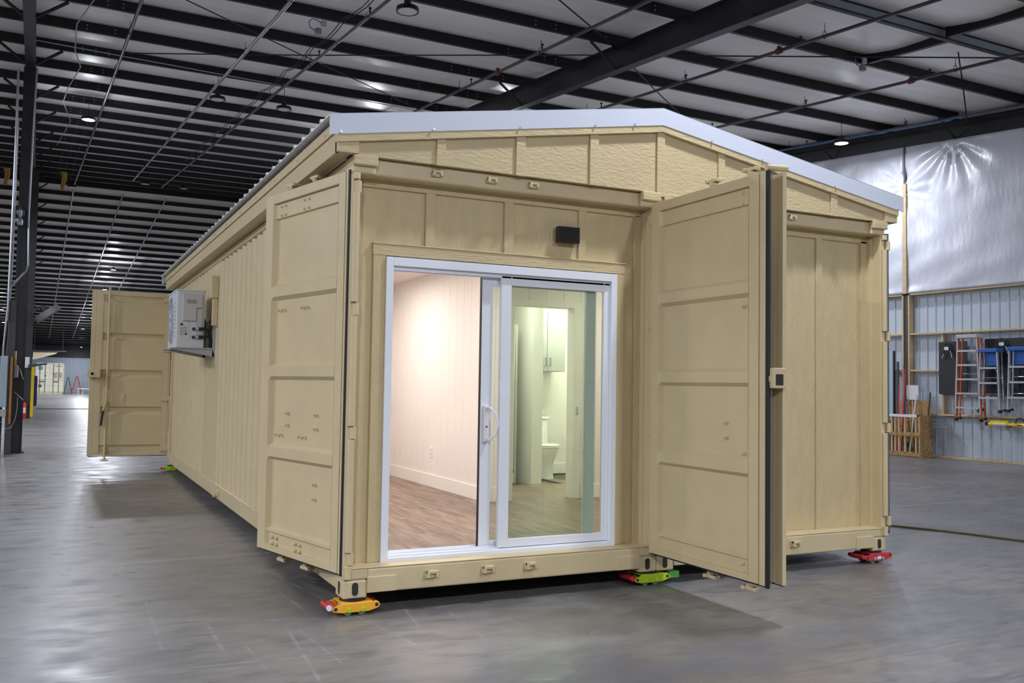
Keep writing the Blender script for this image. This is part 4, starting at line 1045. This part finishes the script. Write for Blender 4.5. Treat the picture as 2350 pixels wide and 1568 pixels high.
standing('red_tube', 'shortest red tube in the timber rack, nearest the container house', 'tube', 9.22, 1.62, .015, redp, dv=.04, u=16.22)
standing('red_tube', 'middle red tube of the three in the timber rack', 'tube', 9.17, 1.72, .014, redp, dv=.0, u=16.30)
standing('blue_tube', 'blue tube leaning in the timber rack beside the red ones', 'tube', 9.02, 1.36, .020, bluep, dv=.10)
standing('white_tube', 'thin white pipe leaning in front of the strand board sheet', 'tube', 8.90, 1.42, .018, whitep, dv=-.09)
standing('white_tube', 'short white pipe in the end bay of the timber rack', 'tube', 8.63, .58, .028, whitep, dv=-.09)
standing('grey_tube', 'dark grey pipe leaning at the end of the timber rack', 'tube', 8.53, 1.48, .018, dgrey, dv=-.06, u=16.30)
q = MB(); q.box(0, .84, 0, .012, .95, 1.28); q = q.done('strand_board', osb); q.location = fromB(16.44, 9.32, 0); q.rotation_euler.z = PHI-math.pi/2; tag(q, 'strand board sheet sticking up behind the tubes in the rack', 'board')
SG = wroot('white_sign', 'blank white card sign sticking up from the timber rack', 'sign', 9.10, 1.30, 16.40)
q = MB(); q.box(0, .32, 0, .01, 0, .34); q.done('card', mat('card_white', (.70, .70, .73), .6), SG, bevel=.001, seg=1); q = MB(); q.box(.14, .165, .011, .02, -1.1, .3); q.done('stake', wood, SG)
GP = wroot('leaning_panel', 'tall pale blue framed panel leaning on the wall beside the container house', 'panel', 9.66, 0, 16.42)
q = MB(); q.box(0, .18, -.03, .03, .8, 2.46); q.done('pane', bluebox, GP, bevel=.003); q = MB(); q.box(.18, .20, -.03, .04, .8, 2.46); q.box(0, .2, -.03, .03, .72, .8); q.box(0, .18, -.03, .03, .02, .72); q.done('frame', dgrey, GP)
q = MB(); q.box(0, .05, 0, .03, 0, 2.2); q = q.done('dark_plank', mat('dark_plank', (.09, .085, .08), .6)); q.location = fromB(16.45, 9.42, 0); q.rotation_euler.z = PHI-math.pi/2; tag(q, 'dark plank standing on end between pale panel and timber post', 'plank')
# ================================================================== LEFT SIDE: COLUMNS AND CLUTTER
colp = mat('column_paint', (.022, .022, .027), .42, var=.35, vscale=1.6)
def column(label, u0, u1, v, h, dep0, dep1, m):
    r = broot('steel_column', label, 'column', 0, v, 0)
    q = MB(); q.box(u0, u1, 0, .014, .015, h); q.done('front_flange', m, r)
    q = MB(); q.prism([(dep0, .015), (dep0+.014, .015), (dep1+.014, h), (dep1, h)], 'x', u0, u1); q.done('rear_flange', m, r)
    c = (u0+u1)/2; q = MB(); q.prism([(.014, .015), (dep0, .015), (dep1, h), (.014, h)], 'x', c-.005, c+.005); q.done('web', m, r)
    q = MB(); q.box(u0-.05, u1+.05, -.06, dep0+.08, 0, .018); q.done('base_plate', m, r)
    for du in (.0, ):
        q = MB()
        for a in (-.03, dep0+.05):
            for b in (u0+.03, u1-.03): q.tube([(b, a, .018), (b, a, .05)], .014, 6)
        q.done('anchor_bolt', m, r)
    return r
column('near black tapered steel column with conduits at the far side of the open floor', -2.18, -1.955, 15.0, roofz(15.0)-.47, .35, .75, colp)
column('second black steel column farther back, carrying a white paper and extinguisher', -2.08, -1.84, 32.9, roofz(32.9)-.47, .35, .8, colp)
q = MB(); q.box(-.065, .055, -.05, .05, 0, 3.02); q.box(-.065, .055, -.05, .05, 3.02, 3.025); 
ps = q.done('square_post', mat('scuffed_post', (.055, .050, .050), .5, var=.3), None, bevel=.006); ps.location = fromB(-2.19, 14.72, 0); ps.rotation_euler.z = PHI; tag(ps, 'scuffed square steel post bolted in front of the near black column', 'post')
tube_thing('conduit', 'galvanised conduit running full height beside the near black column', 'conduit', [(-2.27, 14.66, 7.6), (-2.262, 14.66, 6.0), (-2.285, 14.66, 2.9), (-2.33, 14.66, 2.1), (-2.33, 14.66, 1.9)], .022, galv)
tube_thing('conduit', 'thin galvanised conduit touching the column, beside the full-height one', 'conduit', [(-2.235, 14.70, 6.6), (-2.235, 14.70, 4.0), (-2.255, 14.70, 2.4), (-2.275, 14.70, 1.9)], .013, galv)
tube_thing('conduit', 'galvanised conduit on the column face that bends across it at mid height', 'conduit', [(-1.945, 14.9, 7.75), (-1.975, 14.9, 6.4), (-1.99, 14.9, 4.7), (-1.965, 14.85, 3.75), (-1.99, 14.8, 3.62), (-2.24, 14.68, 3.28), (-2.275, 14.64, 3.18), (-2.29, 14.64, 2.6)], .018, galv)
EB = broot('electrical_box', 'tall pale blue electrical cabinet beside the square post', 'electrical box', -2.30, 14.70, .92)
q = MB(); q.box(-.07, .06, -.06, .06, 0, 1.0); q.done('cabinet', bluebox, EB, bevel=.006); q = MB(); q.box(-.06, .05, -.066, -.06, .02, .98); q.done('cabinet_door', bluebox, EB, bevel=.003)
DB = broot('plug_box', 'small grey plug box with a hanging cord under the pale blue cabinet', 'socket box', -2.29, 14.70, .74)
q = MB(); q.box(-.05, .05, -.05, .05, 0, .14); q.done('box', lightgrey, DB, bevel=.01)
q = MB(); q.tube([(.0, -.02, 0), (-.01, -.05, -.12), (.05, -.07, -.24), (.14, -.07, -.22), (.21, -.06, -.05), (.235, -.05, .15), (.235, -.04, .38)], .007, 6); q.done('cord', lightgrey, DB)
q = MB(); q.lathe([(.36, 0), (.36, .30), (.375, .31), (.36, .32), (.36, .60), (.375, .61), (.36, .62), (.36, .93), (.34, .94)], n=32); q = q.done('steel_drum', drumb); q.location = fromB(-2.68, 15.3, 0); tag(q, 'blue steel drum at the picture edge beside the near column', 'drum')
q = MB(); q.box(-.5, .5, -.02, .02, 0, 2.3); q = q.done('blue_cabinet', bluebox, bevel=.01); q.location = fromB(-3.35, 22, 0); tag(q, 'pale blue metal cabinet behind the drum at the picture edge', 'cabinet')
q = MB(); q.box(-.018, .018, -.045, .045, 0, 1.30); q = q.done('timber_strip', wood_o); q.location = fromB(-2.175, 14.60, .60); q.rotation_euler.z = PHI; tag(q, 'orange timber strip fixed upright on the square post', 'timber')
q = MB(); q.box(-.028, .028, -.03, .03, 0, .30); q = q.done('timber_block', wood); q.location = fromB(-2.125, 14.72, 1.72); tag(q, 'short pale timber block at the top of the orange strip', 'timber')
q = MB(); q.box(-.045, .04, -.05, .05, -.02, .22); q = q.done('grey_holder', acg, bevel=.02); q.location = fromB(-2.10, 14.80, 1.52); tag(q, 'rounded grey holder on the near column below the timber block', 'holder')
for a, b, lb in (((-2.05, 14.99, 1.70), (-1.97, 14.985, 1.46), 'short steep metal bar on the near column beside the grey holder'), ((-2.12, 14.985, 1.22), (-1.955, 14.985, 1.05), 'short slanting metal bar low on the near column')):
    tube_thing('metal_bar', lb, 'bar', [a, b], .011, alu)
GL = broot('globe_lamp', 'unlit clear glass globe lamp high on the near black column', 'lamp', -2.136, 14.80, 4.56)
q = MB(); q.lathe([(.02, -.04), (.05, -.04), (.055, .03), (.04, .09), (.03, .10)], n=16); q.box(-.05, .05, -.03, .16, -.02, .04); q.done('base', galv, GL)
q = MB(); q.lathe([(.035, .095)] + [(.118*math.sin(a), .215-.118*math.cos(a)) for a in lin(.35, 3.1, 14)], n=24); q.done('globe', globe_g, GL, smooth=True)
q = MB(); q.lathe([(.02, .10), (.028, .16), (.034, .23), (.018, .27)], n=12); q.done('bulb', lens_off, GL, smooth=True)
q = MB(); q.box(-.075, .075, -.004, 0, 0, .40); q = q.done('paper_notice', whitep); q.location = fromB(-1.99, 32.88, 1.87); q.rotation_euler.z = PHI; tag(q, 'white paper notice stuck on the second column', 'notice')
FE = broot('fire_extinguisher', 'red fire extinguisher standing by the second column', 'fire extinguisher', -2.03, 32.7, .0)
q = MB(); q.lathe([(.085, 0), (.09, .02), (.09, .50), (.06, .58), (.025, .62)], n=16); q.done('cylinder', redp, FE, smooth=True); q = MB(); q.tube([(0, 0, .60), (0, 0, .68)], .02, 8); q.box(-.07, .04, -.015, .015, .66, .69); q.tube([(.03, 0, .66), (.10, 0, .5), (.09, 0, .2)], .012, 6); q.done('valve', black, FE); q = MB(); q.box(-.05, .05, -.095, -.085, .2, .4); q.done('label', whitep, FE)
q = MB(); q.box(-.065, .065, -.06, .06, 0, 1.92); q = q.done('yellow_guard', yelp, bevel=.01); q.location = fromB(-1.80, 34.0, 0); tag(q, 'tall yellow guard post behind the second column', 'guard post')
q = MB(); q.prism([(0, 0), (.62, .13), (.62, .19), (0, .12)], 'y', -.04, .04); q = q.done('boom_arm', dgrey); q.location = fromB(-1.95, 32.8, 1.87); tag(q, 'dark arm sticking out from the second column', 'arm')
FN = broot('industrial_fan', 'big round grey industrial fan tilted on the second column', 'fan', -1.39, 32.6, 3.9)
FN.rotation_euler = (0, math.radians(-38), PHI); FN.scale = (1.12, 1.12, 1.25)
q = MB()
q.lathe([(.42, -.09), (.43, -.09), (.43, .09), (.42, .09)], n=36)
for k in range(14):
    a = 2*math.pi*k/14
    for z in (-.10, .10): q.tube([(.05*math.cos(a), .05*math.sin(a), z*1.2), (.43*math.cos(a), .43*math.sin(a), z*.8)], .006, 4)
for r_ in (.15, .25, .34): q.lathe([(r_, -.11), (r_+.008, -.11), (r_+.008, -.10), (r_, -.10)], n=28)
q.done('fan_cage', mat('fan_grey', (.22, .22, .22), .5), FN)
for k in range(4):
    a = math.pi*k/2; q = MB(Matrix.Rotation(a, 4, 'Z')); q.prism([(.05, -.03), (.36, -.10), (.38, .05), (.05, .03)], 'z', -.01, .01); q.done('blade', dgrey, FN)
q = MB(); q.tube([(0, 0, .02), (0, 0, .26)], .10, 14); q.tube([(0, 0, .25), (-.12, 0, .30), (-.36, 0, .22)], .03, 8); q.done('motor', dgrey, FN)
# far end: container, ladders, table
FCn = broot('far_container', 'cream container with closed doors standing far back beyond the columns', 'shipping container', -1.55, 91, 0)
q = MB(); q.box(0, 2.44, .0, 6, .12, 2.9); q.done('body', creamp, FCn)
for k in range(2):
    x0 = .09+k*1.14; q = MB(); q.box(x0, x0+1.11, -.06, 0, .2, 2.78); d_ = q.done('cargo_door', creamp, FCn, bevel=.01)
    q = MB()
    for z in (.75, 1.33, 1.95): q.box(x0+.05, x0+1.06, -.065, -.058, z, z+.07)
    q.done('rib', mat('cream_shadow', (.60, .56, .42), .5), d_)
    for dx in (.3, .75):
        q = MB(); q.tube([(x0+dx, -.10, .12), (x0+dx, -.10, 2.85)], .03, 6); q.done('lock_rod', galv, d_)
    q = MB(); q.box(x0+.30, x0+.70, -.13, -.10, 1.15, 1.20); q.done('lock_handle', dgrey, d_)
q = MB(); q.box(0, .10, -.08, 0, 0, 2.9); q.box(2.34, 2.44, -.08, 0, 0, 2.9); q.box(0, 2.44, -.08, 0, 2.78, 2.92); q.box(0, 2.44, -.08, 0, .0, .18); q.box(1.19, 1.235, -.07, -.03, .2, 2.78); q.done('end_frame', mat('cream_frame', (.62, .58, .42), .5), FCn)
q = MB(); q.prism([(.42+.22*math.cos(a), 2.42+.20*math.sin(a)) for a in lin(0, 6.0, 18)], 'y', -.075, -.064); q.prism([(.85+.10*math.cos(a), 1.72+.10*math.sin(a)) for a in lin(0, 6.0, 14)], 'y', -.075, -.064); q.done('round_emblem', mat('teal_print', (.08, .30, .42), .5), FCn)
q = MB()
for i in range(4): q.box(1.50, 1.50+.35-.04*(i % 2), -.075, -.063, 1.95-.13*i, 2.0-.13*i); q.box(1.95, 2.25, -.075, -.063, 1.95-.13*i, 2.0-.13*i)
q.done('stencil_print', dgrey, FCn, kind='stuff')
for bb in ((1.62, 2.25, 2.60, 2.65), (.3, .55, .62, .88)):
    q = MB(); q.box(bb[0], bb[1], -.075, -.063, bb[2], bb[3]); q.done('stencil_print', dgrey, FCn)
def aframe(label, u, v, h, w_, m):
    r = broot('a_frame_ladder', label, 'ladder', u, v, 0)
    for s_ in (-1, 1):
        for d in (-.25, .25):
            q = MB(); q.tube([(s_*w_/2, d, 0), (s_*.04, d, h)], .035, 5); q.done('rail', m, r)
    q = MB()
    for z in lin(.3, h-.3, 5): x = -w_/2*(1-z/h)-.02; q.box(x-.03, x+.03, -.25, .25, z-.015, z+.015)
    q.done('rungs', alu, r); q = MB(); q.box(-.09, .09, -.28, .28, h-.02, h+.05); q.done('top_cap', m, r); return r
aframe('red A-frame stepladder standing open beside the far cream container', 1.98, 90.5, 1.66, .95, mat('ladder_red', (.50, .05, .03), .5))
aframe('green A-frame stepladder half hidden beside the far cream container', 1.30, 92.4, 1.56, .70, mat('ladder_green', (.10, .20, .13), .5))
q = MB(); q.box(0, 1.1, -.03, .03, .66, .74); q = q.done('scaffold_plank', wood_o); q.location = fromB(1.05, 90.2, 0); tag(q, 'orange plank between the two far A-frame ladders', 'plank')
FT = broot('folding_table', 'white folding table by the far wall beside the red ladder', 'table', 1.95, 88.6, 0)
q = MB(); q.box(0, 1.7, 0, .8, .52, .58); q.done('table_top', whitep, FT)
for x in (.1, .45, 1.5):
    q = MB(); q.box(x-.03, x+.03, .1, .7, 0, .52); q.done('leg', whitep, FT)
q = MB(); q.box(0, .25, 0, .5, .0, 1.62); q = q.done('navy_bin', navy, bevel=.05); q.location = fromB(-1.80, 50, 0); tag(q, 'tall navy bin bag stand beyond the yellow guard post', 'bin')
CN = broot('hanging_canopy', 'tan fabric canopy hanging above the far cream container', 'canopy', -1.7, 88, 3.15)
q = MB(); q.grid([[(-.1, 0, .70), (.9, 0, .72), (2.0, 0, .75)], [(-.1, -.3, 0.0), (.5, -.2, .15), (1.7, -.1, .55)]]); o_ = q.done('fabric', mat('canopy_tan', (.36, .30, .20), .8), CN); md = o_.modifiers.new('s', 'SOLIDIFY'); md.thickness = .02
q = MB(); q.tube([(-.3, -.1, .78), (2.6, -.1, .80)], .05, 6); q.tube([(0, -.1, .78), (0, -.1, 3.3)], .012, 5); q.tube([(2.3, -.1, .78), (2.3, -.1, 3.3)], .012, 5); q.done('support_bar', dgrey, CN)
q = MB(); q.box(0, 3.2, 0, .05, 0, .03); q = q.done('floor_strip', dgrey); q.location = fromB(-1.6, 44, 0); tag(q, 'thin dark strip lying on the floor in front of the far container', 'strip')

# bright bolt heads on the purlins beside the rafters
q = MB(); v_ = PV0
while v_ < 39:
    if v_ > 2:
        z = roofz(v_)
        for ru, offs in ((-2.07, (.95, 1.2, 1.45, 1.7)), (7.38, (-1.7, -1.3, -.5, -.25, .35))):
            for i_, o_u in enumerate(offs):
                for dz in (.07, .14):
                    if (i_ + int(v_)) % 5 == 4: continue
                    q.box(ru+o_u-.011, ru+o_u+.011, v_-.022, v_-.008, z+dz-.009, z+dz+.009)
    v_ += 1.81
q.done('purlin_bolt', lightgrey, ceil, kind='stuff')
